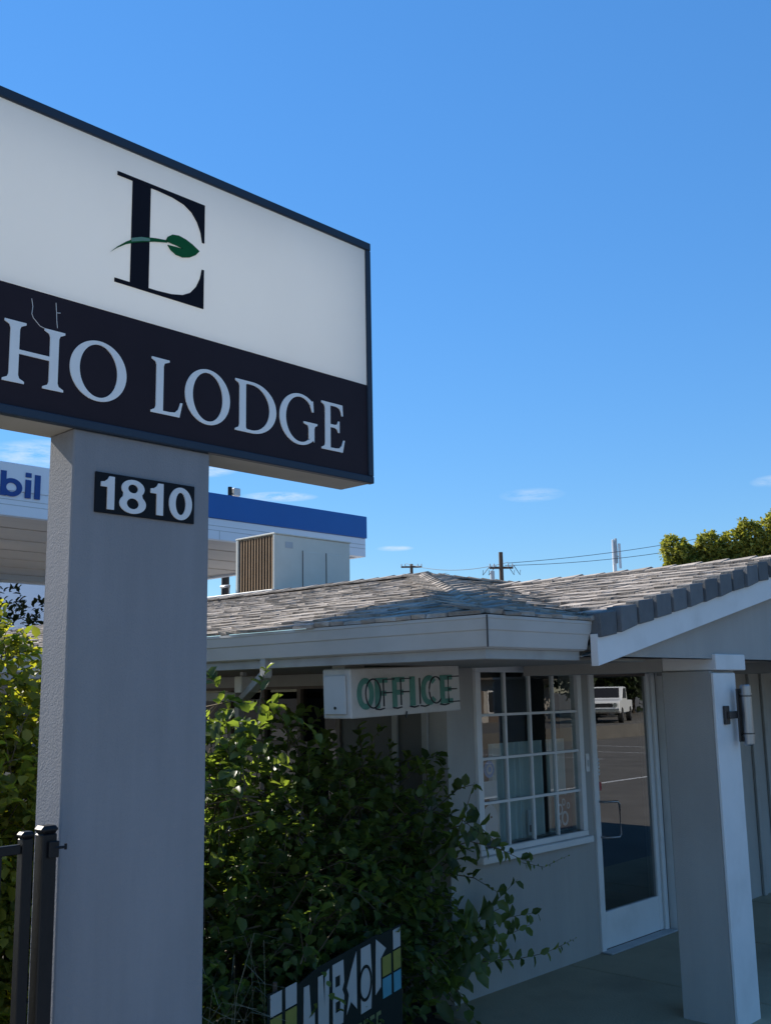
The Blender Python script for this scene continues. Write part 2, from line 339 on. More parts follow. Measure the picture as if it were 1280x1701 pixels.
# ------------------------------------------------------------------ foliage tools
def leaves_mesh(name, P, A, N, L, W, fold=.18):
    """P base points, A axis, N normal, L length, W width (arrays) -> one mesh of folded oval leaves"""
    A = A/np.linalg.norm(A, axis=1, keepdims=True); B = np.cross(N, A); B /= np.linalg.norm(B, axis=1, keepdims=True)+1e-9; N = np.cross(A, B)
    L = L[:, None]; W = W[:, None]; n = len(P)
    v = np.stack([P, P+A*L*.30+B*W*.46+N*W*fold, P+A*L*.70+B*W*.38+N*W*fold, P+A*L-N*L*.08, P+A*L*.70-B*W*.38+N*W*fold, P+A*L*.30-B*W*.46+N*W*fold, P+A*L*.5], 1).reshape(-1, 3)
    f = np.array([[0, 1, 6], [1, 2, 6], [2, 3, 6], [3, 4, 6], [4, 5, 6], [5, 0, 6]])
    F = (np.arange(n)[:, None, None]*7 + f[None]).reshape(-1, 3)
    me = bpy.data.meshes.new(name); me.vertices.add(len(v)); me.vertices.foreach_set('co', v.ravel())
    me.loops.add(F.size); me.loops.foreach_set('vertex_index', F.ravel().astype(np.int32)); me.polygons.add(len(F))
    me.polygons.foreach_set('loop_start', np.arange(len(F), dtype=np.int32)*3); me.polygons.foreach_set('loop_total', np.full(len(F), 3, np.int32)); me.update(calc_edges=True)
    return me
def unit(n):
    v = rng.normal(size=(n, 3)); return v/np.linalg.norm(v, axis=1, keepdims=True)
def twig_cloud(lobes, ntw, nleaf, tl, leafL, shell=.55, keep=None, up=.25, dense_bottom=0):
    """twigs growing out of ellipsoid lobes, alternate leaves along them"""
    vol = np.array([r[0]*r[1]*r[2] for c, r in lobes])**.67; pk = rng.choice(len(lobes), ntw, p=vol/vol.sum())
    C = np.array([lobes[k][0] for k in pk], float); R = np.array([lobes[k][1] for k in pk], float)
    d = unit(ntw); rad = shell + (1-shell)*rng.random(ntw)
    p = C + d*R*rad[:, None]
    ax = d*1.0 + unit(ntw)*.75; ax[:, 2] += up; ax /= np.linalg.norm(ax, axis=1, keepdims=True)
    T = tl*(.6+.8*rng.random(ntw))
    if keep is not None:
        k = keep(p); p, ax, T = p[k], ax[k], T[k]
    P, A, N, L = [], [], [], []
    m = len(p)
    for i in range(nleaf):
        t = (i+.5+rng.random(m)*.5)/nleaf
        q = p + ax*(T*t)[:, None]; q[:, 2] -= .35*T*t*t
        side = unit(m); side -= ax*(side*ax).sum(1, keepdims=True)
        a = ax*.55 + side*.9; a[:, 2] -= .15
        nn = unit(m)*.5; nn[:, 2] += 1.0
        P.append(q); A.append(a); N.append(nn); L.append(leafL*(.45+1.0*rng.random(m)))
    return np.concatenate(P), np.concatenate(A), np.concatenate(N), np.concatenate(L), (p, ax, T)
def twigs_mb(tw, every=1, r=.0035):
    b = MB(); p, ax, T = tw
    for i in range(0, len(p), every):
        a = Vector(p[i]-ax[i]*.15); c = Vector(p[i]+ax[i]*T[i]*.5); e = Vector(p[i]+ax[i]*T[i]); c.z -= .08*T[i]; e.z -= .33*T[i]
        b.tube([a, c, e], [r*1.4, r, r*.5], 3, False)
    return b

# ================================================================== SETTING
g = MB().poly([(-400, -400, -.16), (500, -400, -.16), (500, 500, -.16), (-400, 500, -.16)]).build('ground', 'asphalt'); struct(g)
pv = MB().poly([(-30, 9.5, -.04), (60, 9.5, -.04), (60, 60, -.04), (-30, 60, -.04)]).build('forecourt', 'pavement'); struct(pv)
wk = MB()
for i in range(7):                         # walkway slabs under the eaves, with joints
    wk.box(5.2+i*1.5+.009, 5.2+(i+1)*1.5-.009, 2.55, 4.60, -.16, 0)
wk = wk.build('walkway', 'concrete', bevel=.008); struct(wk)
pb = MB().poly([(-6, 3.3, -.03), (5.19, 3.3, -.03), (5.19, 9.4, -.03), (-6, 9.4, -.03)]).build('planting_bed', 'soil'); struct(pb)
sdw_ = MB()
for i in range(9):
    for j in range(3): sdw_.box(-7+i*1.5+.006, -7+(i+1)*1.5-.006, -1.2+j*1.5+.006, .3+j*1.5-.006, -.16, -.02)
sdw_ = sdw_.build('sidewalk', 'pavement', bevel=.008); struct(sdw_)
pk = MB()
for i in range(9):
    x = 9+i*3.2; pk.poly([(x, -13.5, -.155), (x+.12, -13.5, -.155), (x+.12, -8.5, -.155), (x, -8.5, -.155)])
pk.poly([(4, -4.2, -.155), (40, -4.2, -.155), (40, -4.05, -.155), (4, -4.05, -.155)])
pk = pk.build('parking_lines', 'paint_line'); struct(pk)

# ================================================================== MOTEL OFFICE
WY, WX = 4.575, 5.385           # front wall plane (faces -Y), side wall plane (faces -X)
GX, GY = 3.78, 2.95             # eave lines
PT = .212                        # roof pitch
EZ = 2.345                       # roof edge height
office = thing('motel_office', 'low grey motel office with shake roof, white gutters, grid window and glass door', 'building', (WX, WY, 0))
# --- front wall with openings
wins = (5.72, 6.955, .93, 2.13); door = (7.20, 8.10, 0, 2.13)
b = MB()
b.box(WX, wins[0], WY, WY+.16, 0, 2.32); b.box(wins[0], wins[1], WY, WY+.16, 0, wins[2]); b.box(wins[0], wins[1], WY, WY+.16, wins[3], 2.32)
b.box(wins[1], door[0]-.07, WY, WY+.16, 0, 2.32); b.box(door[0]-.07, door[1]+.07, WY, WY+.16, door[3]+.05, 2.32)
b.box(door[1]+.07, 10.62, WY, WY+.16, 0, 2.32); b.box(11.8, 14, WY, WY+.16, 0, 2.32); b.box(10.62, 11.8, WY, WY+.16, 0, .9); b.box(10.62, 11.8, WY, WY+.16, 2.05, 2.32)
b.build('front_wall', 'wall', office)
# --- side wall with window
sw = (5.62, 7.35, 1.18, 2.06)
b = MB(); b.box(WX, WX+.15, WY+.161, sw[0], 0, 2.32); b.box(WX, WX+.15, sw[0], sw[1], 0, sw[2]); b.box(WX, WX+.15, sw[0], sw[1], sw[3], 2.32); b.box(WX, WX+.15, sw[1], 11.8, 0, 2.32)
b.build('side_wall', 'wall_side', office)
for y0, y1, z0 in ((4.735, 4.79, .0), (5.02, 5.07, 0)): box('trim_board', 'trim', office, WX-.022, WX-.001, y0, y1, z0, 2.14, bevel=.003)
# interior
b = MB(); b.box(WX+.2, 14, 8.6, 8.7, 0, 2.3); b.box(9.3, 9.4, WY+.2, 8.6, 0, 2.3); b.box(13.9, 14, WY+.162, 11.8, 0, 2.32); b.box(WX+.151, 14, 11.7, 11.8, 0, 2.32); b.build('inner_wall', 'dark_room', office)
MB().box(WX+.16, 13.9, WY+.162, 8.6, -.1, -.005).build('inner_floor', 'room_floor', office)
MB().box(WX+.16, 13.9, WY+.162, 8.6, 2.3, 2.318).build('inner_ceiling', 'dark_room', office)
# front window
def window(name, x0, x1, z0, z1, nx, nz_, y, m, glass, fr=.045, mu=.018, sill=True):
    wd = bpy.data.objects.new(name, None); COL.objects.link(wd); wd.location = (x0, y, z0); setpar(wd, office)
    def P(n, mm, *bb, **k): return box(n, mm, wd, *bb, **k)
    ya, yb = y-.028, y+.05
    P('frame_side', m, x0-fr, x0+.012, ya, yb, z0-.0, z1, bevel=.004); P('frame_side', m, x1-.012, x1+fr, ya, yb, z0-.0, z1, bevel=.004)
    P('frame_head', m, x0-fr, x1+fr, ya-.003, yb, z1, z1+fr, bevel=.004); P('frame_foot', m, x0-fr, x1+fr, ya-.003, yb, z0-fr*.9, z0, bevel=.004)
    if sill: P('sill', m, x0-fr-.02, x1+fr+.02, y-.065, y-.004, z0-fr-.045, z0-fr*.9-.001, bevel=.006)
    dx, dz = (x1-x0-.024)/nx, (z1-z0)/nz_
    for i in range(1, nx): P('muntin', m, x0+.012+i*dx-mu/2, x0+.012+i*dx+mu/2, y-.008, y+.022, z0, z1)
    for j in range(1, nz_): P('muntin', m, x0+.012, x1-.012, y-.011, y+.019, z0+j*dz-mu/2, z0+j*dz+mu/2)
    for i in range(nx):
        for j in range(nz_):
            tl = random.uniform(-.0012, .0012)
            MB().poly([(x0+.012+i*dx, y+.006+tl, z0+j*dz), (x0+.012+(i+1)*dx, y+.006-tl, z0+j*dz), (x0+.012+(i+1)*dx, y+.006-tl, z0+(j+1)*dz), (x0+.012+i*dx, y+.006+tl, z0+(j+1)*dz)]).build('pane', glass, wd)
    return wd
window('grid_window', *wins, 4, 4, WY, 'white_trim', 'glass_win')
window('far_window', 10.66, 11.76, .94, 2.01, 2, 1, WY, 'brown_frame', 'glass_side')
# side window (faces -X): brown frames and dark panes
sdw = bpy.data.objects.new('side_window', None); COL.objects.link(sdw); setpar(sdw, office)
for y in np.linspace(sw[0], sw[1], 5): box('frame_post', 'brown_frame', sdw, WX-.02, WX+.05, y-.022, y+.022, sw[2], sw[3])
for z in (sw[2], 1.62, sw[3]): box('frame_rail', 'brown_frame', sdw, WX-.024, WX+.046, sw[0]-.03, sw[1]+.03, z-.022, z+.022)
for i in range(4):
    y0 = sw[0]+(sw[1]-sw[0])*i/4; y1 = sw[0]+(sw[1]-sw[0])*(i+1)/4
    for z0, z1 in ((sw[2], 1.62), (1.62, sw[3])): MB().poly([(WX+.012, y0, z0), (WX+.012, y1, z0), (WX+.012, y1, z1), (WX+.012, y0, z1)]).build('pane', 'glass_side', sdw)
# curtains inside the front window
for x0, x1 in ((5.98, 6.28), (6.30, 6.62), (6.70, 6.92)):
    b = MB(); n = 26; pts = [(x0+(x1-x0)*i/n, WY+.12+.018*math.sin(i*1.9)) for i in range(n+1)]
    for (a, c), (d, e) in zip(pts, pts[1:]): b.poly([(a, c, .8), (d, e, .8), (d, e, 1.62), (a, c, 1.62)])
    b.build('curtain', 'curtain', office, smooth=True)
# door
dr = bpy.data.objects.new('glass_door', None); COL.objects.link(dr); setpar(dr, office)
x0, x1, _, zt = door
box('door_frame', 'white_trim', dr, x0-.07, x0-.012, WY-.02, WY+.10, 0, zt+.06, bevel=.004)
box('door_frame', 'white_trim', dr, x1+.012, x1+.07, WY-.02, WY+.10, 0, zt+.06, bevel=.004)
box('door_head', 'wall', dr, x0-.07, x1+.07, WY-.022, WY+.10, zt+.002, zt+.10, bevel=.004)
box('stile', 'white_trim', dr, x0-.006, x0+.03, WY+.0, WY+.045, .015, zt-.005, bevel=.003)
box('stile', 'white_trim', dr, x1-.05, x1+.006, WY+.0, WY+.045, .015, zt-.005, bevel=.003)
box('kick_panel', 'white_trim', dr, x0+.03, x1-.05, WY+.002, WY+.043, .015, .285, bevel=.003)
box('top_rail', 'brown_frame', dr, x0+.03, x1-.05, WY+.002, WY+.043, zt-.03, zt-.005, bevel=.003)
MB().poly([(x0+.03, WY+.02, .285), (x1-.05, WY+.02, .285), (x1-.05, WY+.02, zt-.03), (x0+.03, WY+.02, zt-.03)]).build('pane', 'glass_door', dr)
hx = x0+.012
MB().tube([(hx, WY-.005, 1.12), (hx, WY-.06, 1.12), (hx+.09, WY-.115, 1.12), (hx+.105, WY-.12, 1.10), (hx+.105, WY-.12, .87), (hx+.09, WY-.115, .85), (hx, WY-.06, .85), (hx, WY-.005, .85)], .0095, 8).build('pull_handle', 'steel', dr, smooth=True)
box('threshold', 'galv', dr, x0-.07, x1+.07, WY-.10, WY-.001, .001, .014, bevel=.003)
# posts and trim beside the door
box('corner_post', 'white_trim', office, 8.20, 8.245, WY-.09, WY-.003, 0, 2.14, bevel=.006)
box('trim_board', 'wall', office, 8.25, 8.40, WY-.05, WY-.003, 0, 2.14, bevel=.004)
box('corner_post', 'white_trim', office, 8.42, 8.47, WY-.11, WY-.003, 0, 2.14, bevel=.006)
for x in (10.02, 10.32): box('trim_board', 'trim', office, x, x+.07, WY-.03, WY-.003, 0, 2.2, bevel=.004)
MB().tube([(8.5, WY-.12, 2.235), (13.5, WY-.12, 2.235)], .014, 8).build('conduit', 'galv', office, smooth=True)
MB().tube([(8.5, WY-.16, 2.195), (13.5, WY-.16, 2.195)], .010, 8).build('conduit', 'galv', office, smooth=True)
# soffit
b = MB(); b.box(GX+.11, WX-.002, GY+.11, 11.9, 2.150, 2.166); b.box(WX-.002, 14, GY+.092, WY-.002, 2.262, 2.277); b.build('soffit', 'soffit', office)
box('eave_beam', 'trim', office, WX-.05, WX-.002, WY-.02, 11.9, 2.06, 2.148)
# gutters (profile swept, mitred at the corner)
prof = [(0, EZ+.006), (0, EZ-.008), (.004, EZ-.012), (.012, 2.284), (.019, 2.278), (.034, 2.205), (.056, 2.196), (.085, 2.196), (.085, EZ-.04), (.016, EZ-.02), (.014, EZ+.006)]
trimp = [(.088, 2.215), (.070, 2.1945), (.070, 2.150), (.105, 2.147), (.108, 2.215)]
def sweep_left(pr, y1): 
    b = MB(); n = len(pr); a = [(GX+o, GY+o, z) for o, z in pr]; c = [(GX+o, y1, z) for o, z in pr]
    b.v = a+c; b.f = [tuple(range(n)), tuple(reversed(range(n, 2*n)))] + [(k, (k+1) % n, n+(k+1) % n, n+k) for k in range(n)]; return b
def sweep_right(pr, x1):
    b = MB(); n = len(pr); a = [(GX+o, GY+o, z) for o, z in pr]; c = [(x1+(.0 if z < 2.3 else .045), GY+o, z) for o, z in pr]
    b.v = a+c; b.f = [tuple(range(n)), tuple(reversed(range(n, 2*n)))] + [(k, (k+1) % n, n+(k+1) % n, n+k) for k in range(n)]; return b
GE = 4.665
sweep_left(prof, 12).build('gutter', 'gutter', office); sweep_right(prof, GE).build('gutter', 'gutter', office)
sweep_left(trimp, 12).build('eave_trim', 'trim', office); sweep_right(trimp, GE-.02).build('eave_trim', 'trim', office)
MB().box(GX-.0025, GX+.004, GY-.0025, GY+.004, 2.20, EZ+.004).build('gutter_joint', 'bronze', office)
# downspout running back under the soffit
def barpath(pts, hw, hh):
    b = MB()
    for p, q in zip(pts, pts[1:]):
        p, q = Vector(p), Vector(q); d = (q-p).normalized(); s = d.cross(Vector((0, 0, 1)))
        if s.length < .05: s = Vector((1, 0, 0))
        s.normalize(); t = s.cross(d); s *= hw; t *= hh; p = p-d*.01; q = q+d*.01
        b.hexa([p-s-t, p+s-t, p+s+t, p-s+t, q-s-t, q+s-t, q+s+t, q-s+t])
    return b
barpath([(3.845, 4.62, 2.20), (3.845, 4.62, 2.115), (3.98, 4.90, 2.04), (4.30, 5.38, 1.985), (4.55, 5.75, 1.95), (4.55, 5.75, 0)], .026, .022).build('downspout', 'trim', office)
# --- roof decks
RX = GX+3.22; RZ = EZ+.018+PT*3.22; HY = GY+3.22
def dk(name, pts): return MB().poly(pts).build(name, 'deck', office)
z0 = EZ+.012
roofA = dk('side_roof', [(GX+.03, GY+.03, z0), (RX, HY, RZ-.006), (RX, 12, RZ-.006), (GX+.03, 12, z0)])
VX = 4.69; GRX = 7.20; GRZ = z0+PT*(GRX-VX); VYE = GY+(GRX-VX)
roofB = dk('hip_roof', [(GX+.03, GY+.03, z0), (VX, GY+.03, z0), (GRX, VYE, GRZ), (9.71, GY+.03, z0), (14.5, GY+.03, z0), (11.28, HY, RZ-.006), (RX, HY, RZ-.006)])
roofG = dk('gable_roof', [(VX, GY+.02, z0), (GRX, GY+.02, GRZ), (GRX, VYE, GRZ)])
dk('gable_roof', [(GRX, GY+.02, GRZ), (9.71, GY+.02, z0), (GRX, VYE, GRZ)])
dk('back_roof', [(11.28, HY, RZ-.006), (14.5, GY+.03, z0), (14.5, 12, z0), (11.28, 12, RZ-.006)]); dk('flat_roof', [(RX, HY, RZ-.008), (11.28, HY, RZ-.008), (11.28, 12, RZ-.008), (RX, 12, RZ-.008)])
b = MB(); pr_ = [(GY+o, z) for o, z in prof]; b.prism(pr_, 9.78, 14.5, lambda a, c, h: (h, a, c)); b.build('gutter', 'gutter', office)
# --- shakes: unit wedge, x = up the slope (butt at 0), y = along the course, z = out of the roof
def unit_shake():
    me = bpy.data.meshes.new('shingle'); k = random.uniform
    v = [(0+k(-.05, .05), 0, 0), (0+k(-.05, .05), 1, 0), (1.5, 1, 0), (1.5, 0, 0), (.0+k(-.05, .05), .01, 1), (.0+k(-.05, .05), .99, 1+k(-.2, .2)), (1.5, .99, .15), (1.5, .01, .15)]
    me.from_pydata(v, [], [(3, 2, 1, 0), (4, 5, 6, 7), (0, 1, 5, 4), (1, 2, 6, 5), (2, 3, 7, 6), (3, 0, 4, 7)]); me.update(); me.materials.append(M['shake']); return me
shakes = [unit_shake() for _ in range(8)]
EXPO = .205
todo = []      # (distance, matrix, deck)
def course(deck, org, upv, along, t0, t1, thick=.019):
    upv = Vector(upv).normalized(); along = Vector(along).normalized(); nn = along.cross(upv)
    if nn.z < 0: nn = -nn
    t = t0
    while t < t1-.02:
        wdt = min(random.choice((.09, .11, .13, .16, .20))*random.uniform(.9, 1.1), t1-t)
        dx = random.uniform(-.018, .018); th = thick*random.uniform(.75, 1.3)
        o = Vector(org) + along*(t+.003) + upv*dx + nn*.004
        Mx = Matrix(((upv.x*EXPO, along.x*(wdt-.007), nn.x*th, o.x), (upv.y*EXPO, along.y*(wdt-.007), nn.y*th, o.y), (upv.z*EXPO, along.z*(wdt-.007), nn.z*th, o.z), (0, 0, 0, 1)))
        ce = o + along*wdt/2
        todo.append(((ce-Vector((0, 0, 2))).length, Mx, deck)); t += wdt
upA = Vector((1, 0, PT)).normalized(); upB = Vector((0, 1, PT)).normalized()
nA = int(3.22/(EXPO*upA.x))
for i in range(nA+1):
    d = i*EXPO*upA.x - .03
    if d > 3.1: break
    x = GX+.03+d; course(roofA, (x, GY+max(d, 0)+.04, EZ+.012+PT*d), upA, (0, 1, 0), 0, 11.95-GY-d)
for i in range(17):
    d = i*EXPO*upB.y - .03
    if d > 3.1: break
    y = GY+.03+d; course(roofB, (GX+max(d, 0)+.04, y, EZ+.012+PT*d), upB, (1, 0, 0), 0, .93 if d < 2.45 else 4.0)
for i in range(14):
    d = i*EXPO*upA.x - .03
    if d > 2.45: break
    x = VX+d; course(roofG, (x, GY-.02, EZ+.012+PT*d), upA, (0, 1, 0), 0, d+.10)
todo.sort(key=lambda t: t[0])
cap = 300
for i, (dist, Mx, dk_) in enumerate(todo[:cap]):
    o = bpy.data.objects.new('shingle', shakes[i % 8]); COL.objects.link(o); o.matrix_basis = Mx; setpar(o, dk_)
for deck in (roofA, roofB, roofG):
    V, Fc = [], []
    for i, (dist, Mx, dk_) in enumerate(todo[cap:]):
        if dk_ is not deck: continue
        me = shakes[i % 8]; base = len(V)
        V += [tuple(Mx @ v.co) for v in me.vertices]; Fc += [tuple(base+k for k in p.vertices) for p in me.polygons]
    if V:
        me = bpy.data.meshes.new('shingles'); me.from_pydata(V, [], Fc); me.update(); o = link('shingles', me, 'shake', deck); stuff(o)
# hip and ridge caps
def caps(deck, p, q, n, wid=.11, side=None):
    p, q = Vector(p), Vector(q); d = (q-p)/n; u = d.normalized(); s = u.cross(Vector((0, 0, 1))).normalized(); t = s.cross(u)
    for i in range(n):
        a = p+d*i; c = p+d*(i+1.25); j = random.uniform(-.004, .004)
        MB().hexa([a-s*wid-t*.02, a+t*(.014+j), a+t*(.030+j), a-s*wid*1.02-t*.003, c-s*wid-t*.02, c+t*.004, c+t*.016, c-s*wid-t*.008]).build('ridge_cap', 'shake', deck)
        MB().hexa([a+t*(.013+j), a+s*wid-t*.02, a+s*wid*1.02-t*.003, a+t*(.029+j), c+t*.003, c+s*wid-t*.02, c+s*wid-t*.008, c+t*.015]).build('ridge_cap', 'shake', deck)
caps(roofA, (GX+.25, GY+.25, EZ+.064), (RX, HY, RZ+.010), 20, .075)
caps(roofA, (RX, HY-.05, RZ+.012), (RX, 12, RZ+.012), 28, .13)
caps(roofA, (RX, HY, RZ+.010), (11.28, HY, RZ+.010), 20, .12)
caps(roofG, (GRX, GY-.03, GRZ+.012), (GRX, VYE, GRZ+.012), 12, .13)
# rake blocks, rake board, gable panel
sl = math.atan(PT); NB = 12
for i in range(NB):
    a = VX-.02+i*EXPO*math.cos(sl); c = a+EXPO*math.cos(sl)-random.uniform(.008, .018); za = EZ+.012+PT*(a-VX); zc = EZ+.012+PT*(c-VX); k = random.uniform(-.007, .007)
    MB().hexa([(a+k, GY-.060+k, za-.094+k), (c, GY-.046+k, zc-.097-k), (c, GY+.03, zc-.097-k), (a+k, GY+.03, za-.094+k), (a, GY-.060+k, za+.040), (c, GY-.046+k, zc+.022), (c, GY+.03, zc+.022), (a, GY+.03, za+.040)]).build('rake_shingle', 'rake', office, bevel=.004)
def slopebox(name, m, xa, xb, ya, yb, lo, hi): 
    za = EZ+.012+PT*(xa-VX); zb = EZ+.012+PT*(xb-VX)
    return MB().hexa([(xa, ya, za+lo), (xb, ya, zb+lo), (xb, yb, zb+lo), (xa, yb, za+lo), (xa, ya, za+hi), (xb, ya, zb+hi), (xb, yb, zb+hi), (xa, yb, za+hi)]).build(name, m, office)
slopebox('rake_board', 'white_trim', VX-.022, GRX, GY-.030, GY+.012, -.235, -.07)
xr = 2*GRX
MB().hexa([(GRX, GY-.030, GRZ-.235), (9.71, GY-.030, z0-.235), (9.71, GY+.012, z0-.235), (GRX, GY+.012, GRZ-.235), (GRX, GY-.030, GRZ+.02), (9.71, GY-.030, z0+.02), (9.71, GY+.012, z0+.02), (GRX, GY+.012, GRZ+.02)]).build('rake_board', 'white_trim', office)
MB().prism([(VX-.05, 2.172), (9.76, 2.172), (9.71, z0-.18), (GRX, GRZ-.02), (VX, z0-.18), (VX-.05, z0-.19)], GY+.05, GY+.09, lambda a, c, h: (a, h, c)).build('gable_panel', 'wall', office)
# porch columns and beams
for cx in (6.10, 8.02):
    box('porch_column', 'wall', office, cx, cx+.33, GY+.062, GY+.40, -.16, 2.10, bevel=.006)
    box('column_board', 'white_trim', office, cx-.004, cx+.30, GY+.040, GY+.061, -.16, 2.085, bevel=.004)
    box('porch_beam', 'wall', office, cx+.02, cx+.33, GY+.402, WY-.115, 2.10, 2.187)
    box('beam_cap', 'white_trim', office, cx+.015, cx+.43, GY+.025, GY+.40, 2.102, 2.203, bevel=.005)

# ================================================================== PYLON SIGN
SY = 3.50; SX0, SX1, SZ0, SZ1 = 1.05, 3.607, 3.03, 4.31
sign = thing('motel_sign', 'big two-tone motel sign with leaf logo on a grey stucco column', 'sign', (2.29, 3.62, 0))
b = MB(); b.box(SX0+.006, SX1-.006, SY+.031, SY+.21, SZ1-.03, SZ1-.006); b.box(SX0+.006, SX1-.006, SY+.031, SY+.21, SZ0+.012, SZ0+.034); b.box(SX0+.006, SX0+.03, SY+.031, SY+.21, SZ0+.0345, SZ1-.0305); b.box(SX1-.03, SX1-.006, SY+.031, SY+.21, SZ0+.0345, SZ1-.0305)
b.build('cabinet', 'sign_frame', sign)
MB().poly([(SX0+.006, SY+.2105, SZ0+.012), (SX1-.006, SY+.2105, SZ0+.012), (SX1-.006, SY+.2105, SZ1-.006), (SX0+.006, SY+.2105, SZ1-.006)]).build('back_panel', 'sign_white', sign)      # the box is hollow: daylight on the back panel glows through
box('cabinet_bottom', 'sign_under', sign, SX0+.008, SX1-.008, SY+.031, SY+.228, SZ0+.003, SZ0+.0115)
box('frame_rail', 'sign_frame', sign, SX0, SX1, SY-.006, SY+.03, SZ1-.042, SZ1, bevel=.004)
box('frame_rail', 'sign_frame', sign, SX0, SX1, SY-.006, SY+.03, SZ0, SZ0+.036, bevel=.004)
box('frame_side', 'sign_frame', sign, SX0, SX0+.034, SY-.005, SY+.03, SZ0+.0365, SZ1-.0425, bevel=.004)
box('frame_side', 'sign_frame', sign, SX1-.034, SX1, SY-.005, SY+.03, SZ0+.0365, SZ1-.0425, bevel=.004)
BZ = 3.537
MB().poly([(SX0+.0345, SY+.006, BZ+.0005), (SX1-.0345, SY+.006, BZ+.0005), (SX1-.0345, SY+.006, SZ1-.043), (SX0+.0345, SY+.006, SZ1-.043)]).build('logo_panel', 'sign_white', sign)
box('name_panel', 'sign_dark', sign, SX0+.0345, SX1-.0345, SY+.006, SY+.029, SZ0+.037, BZ)
ux, uz = (1, 0, 0), (0, 0, 1); FY = SY+.0035
def put(ch, font, x, z, h, wd, m, parent, y=FY, name='letter', depth=.004):
    sp, adv = font(ch); return flat(name, mapsp(sp, wd/adv, h, 0, 0), m, parent, (x, y, z), ux, uz, depth)
for ch, xa, xb in (('E', 1.252, 1.405), ('C', 1.425, 1.638), ('H', 1.658, 1.904), ('O', 1.928, 2.180), ('L', 2.298, 2.454), ('O', 2.466, 2.705), ('D', 2.734, 2.972), ('G', 2.992, 3.228), ('E', 3.256, 3.410)):
    put(ch, serif, xa, 3.157, .238, xb-xa, 'letter', sign)
# the E of the logo: stem, hairlines and flared ends
E0, E1, EB, ET = 2.112, 2.555, 3.670, 4.156
def X(a): return E0+a*(E1-E0)
def Z(c): return EB+c*(ET-EB)
def arm(sgn):
    f = (lambda c: c) if sgn > 0 else (lambda c: 1-c)
    pts = [(0, f(1)), (1, f(1)), (1, f(.44+.19)), (.975, f(.63)), (.955, f(.72)), (.91, f(.81)), (.84, f(.885)), (.75, f(.93)), (.62, f(.955)), (.45, f(.965)), (0, f(.965))]
    return [(X(a)-2.3, Z(c)-3.9) for a, c in pts]
flat('logo_letter', [[(X(.165)-2.3, Z(.03)-3.9), (X(.365)-2.3, Z(.03)-3.9), (X(.365)-2.3, Z(.97)-3.9), (X(.165)-2.3, Z(.97)-3.9)]], 'letter_dark', sign, (2.3, FY, 3.9), ux, uz)
flat('logo_letter', [arm(1)], 'letter_dark', sign, (2.3, FY-.0008, 3.9), ux, uz); flat('logo_letter', [arm(-1)], 'letter_dark', sign, (2.3, FY-.0008, 3.9), ux, uz)
# leaf blade with a pale notch and its curving stalk (points in metres on the panel)
lf = [(2.352, 3.922), (2.362, 3.945), (2.385, 3.962), (2.418, 3.968), (2.455, 3.962), (2.49, 3.950), (2.528, 3.930), (2.508, 3.906), (2.478, 3.886), (2.44, 3.874), (2.405, 3.876), (2.378, 3.889), (2.362, 3.908), (2.375, 3.909), (2.41, 3.912), (2.445, 3.913), (2.41, 3.919)]
flat('logo_leaf', [[(a-2.3, c-3.9) for a, c in lf]], 'leaf_green', sign, (2.3, FY-.003, 3.9), ux, uz)
stt = [(2.086, 3.788), (2.12, 3.818), (2.16, 3.846), (2.20, 3.866), (2.25, 3.885), (2.30, 3.902), (2.36, 3.917)]
st2 = [(a, c + w_) for (a, c), w_ in zip(stt, (.0, .006, .012, .019, .021, .016, .010))]
flat('logo_stalk', [[(a-2.3, c-3.9) for a, c in stt+st2[::-1]]], 'leaf_green', sign, (2.3, FY-.003, 3.9), ux, uz)
hl = [(2.183, 3.864), (2.23, 3.882), (2.272, 3.895), (2.272, 3.906), (2.23, 3.900), (2.183, 3.880)]
flat('logo_stalk', [[(a-2.3, c-3.9) for a, c in hl]], 'leaf_pale', sign, (2.3, FY-.0055, 3.9), ux, uz, .003)
for pts in ([(1.762, 3.50), (1.768, 3.47), (1.765, 3.44), (1.772, 3.425), (1.80, 3.40), (1.83, 3.393)], [(1.862, 3.51), (1.866, 3.47), (1.868, 3.44), (1.872, 3.41)], [(1.866, 3.47), (1.882, 3.474)]):
    MB().tube([(x, SY+.0055, z) for x, z in pts], .0012, 4).build('vinyl_crack', 'letter', sign)
# column
box('column', 'stucco', sign, 1.966, 2.612, SY+.018, SY+.205, -.16, SZ0+.002, bevel=.006)
pl = box('number_plate', 'plate', sign, 2.060, 2.527, SY+.008, SY+.0175, 2.712, 2.872, bevel=.001)
for ch, xa, xb, dz in (('1', 2.078, 2.150, 0), ('8', 2.165, 2.287, -.003), ('1', 2.305, 2.378, .002), ('0', 2.398, 2.512, -.004)):
    put(ch, digit, xa, 2.727+dz, .132, xb-xa, 'digit', pl, SY+.0055, 'digit', .005)

# ================================================================== OFFICE BLADE SIGN
bl = thing('office_sign', 'crooked off-white OFFICE sign box hanging under the eave', 'sign', (4.0, 4.1, 2.14))
OX0, OX1, OY = 3.915, 4.835, 4.0
b = MB().box(0, OX1-OX0, 0, .22, -.268, 0); o = b.build('sign_box', 'office_white', None, bevel=.006)
TL = Matrix.Translation((OX0, OY, 2.131)) @ Matrix.Rotation(math.radians(-1.6), 4, 'Y')
def tilt(o, p=bl): o.data.transform(TL); setpar(o, p); return o
tilt(o)
tilt(MB().box(-.012, -.0005, .03, .20, -.245, -.035).build('side_cover', 'office_cover', None, bevel=.004))
tilt(MB().tube([(-.018, .11, -.21), (-.0125, .11, -.21)], .008, 8).build('screw', 'neon', None))
xx = .075
gl = (('O', .045, .135), ('F', .185, .105), ('F', .325, .105), ('I', .470, .045), ('C', .565, .135), ('E', .735, .115))
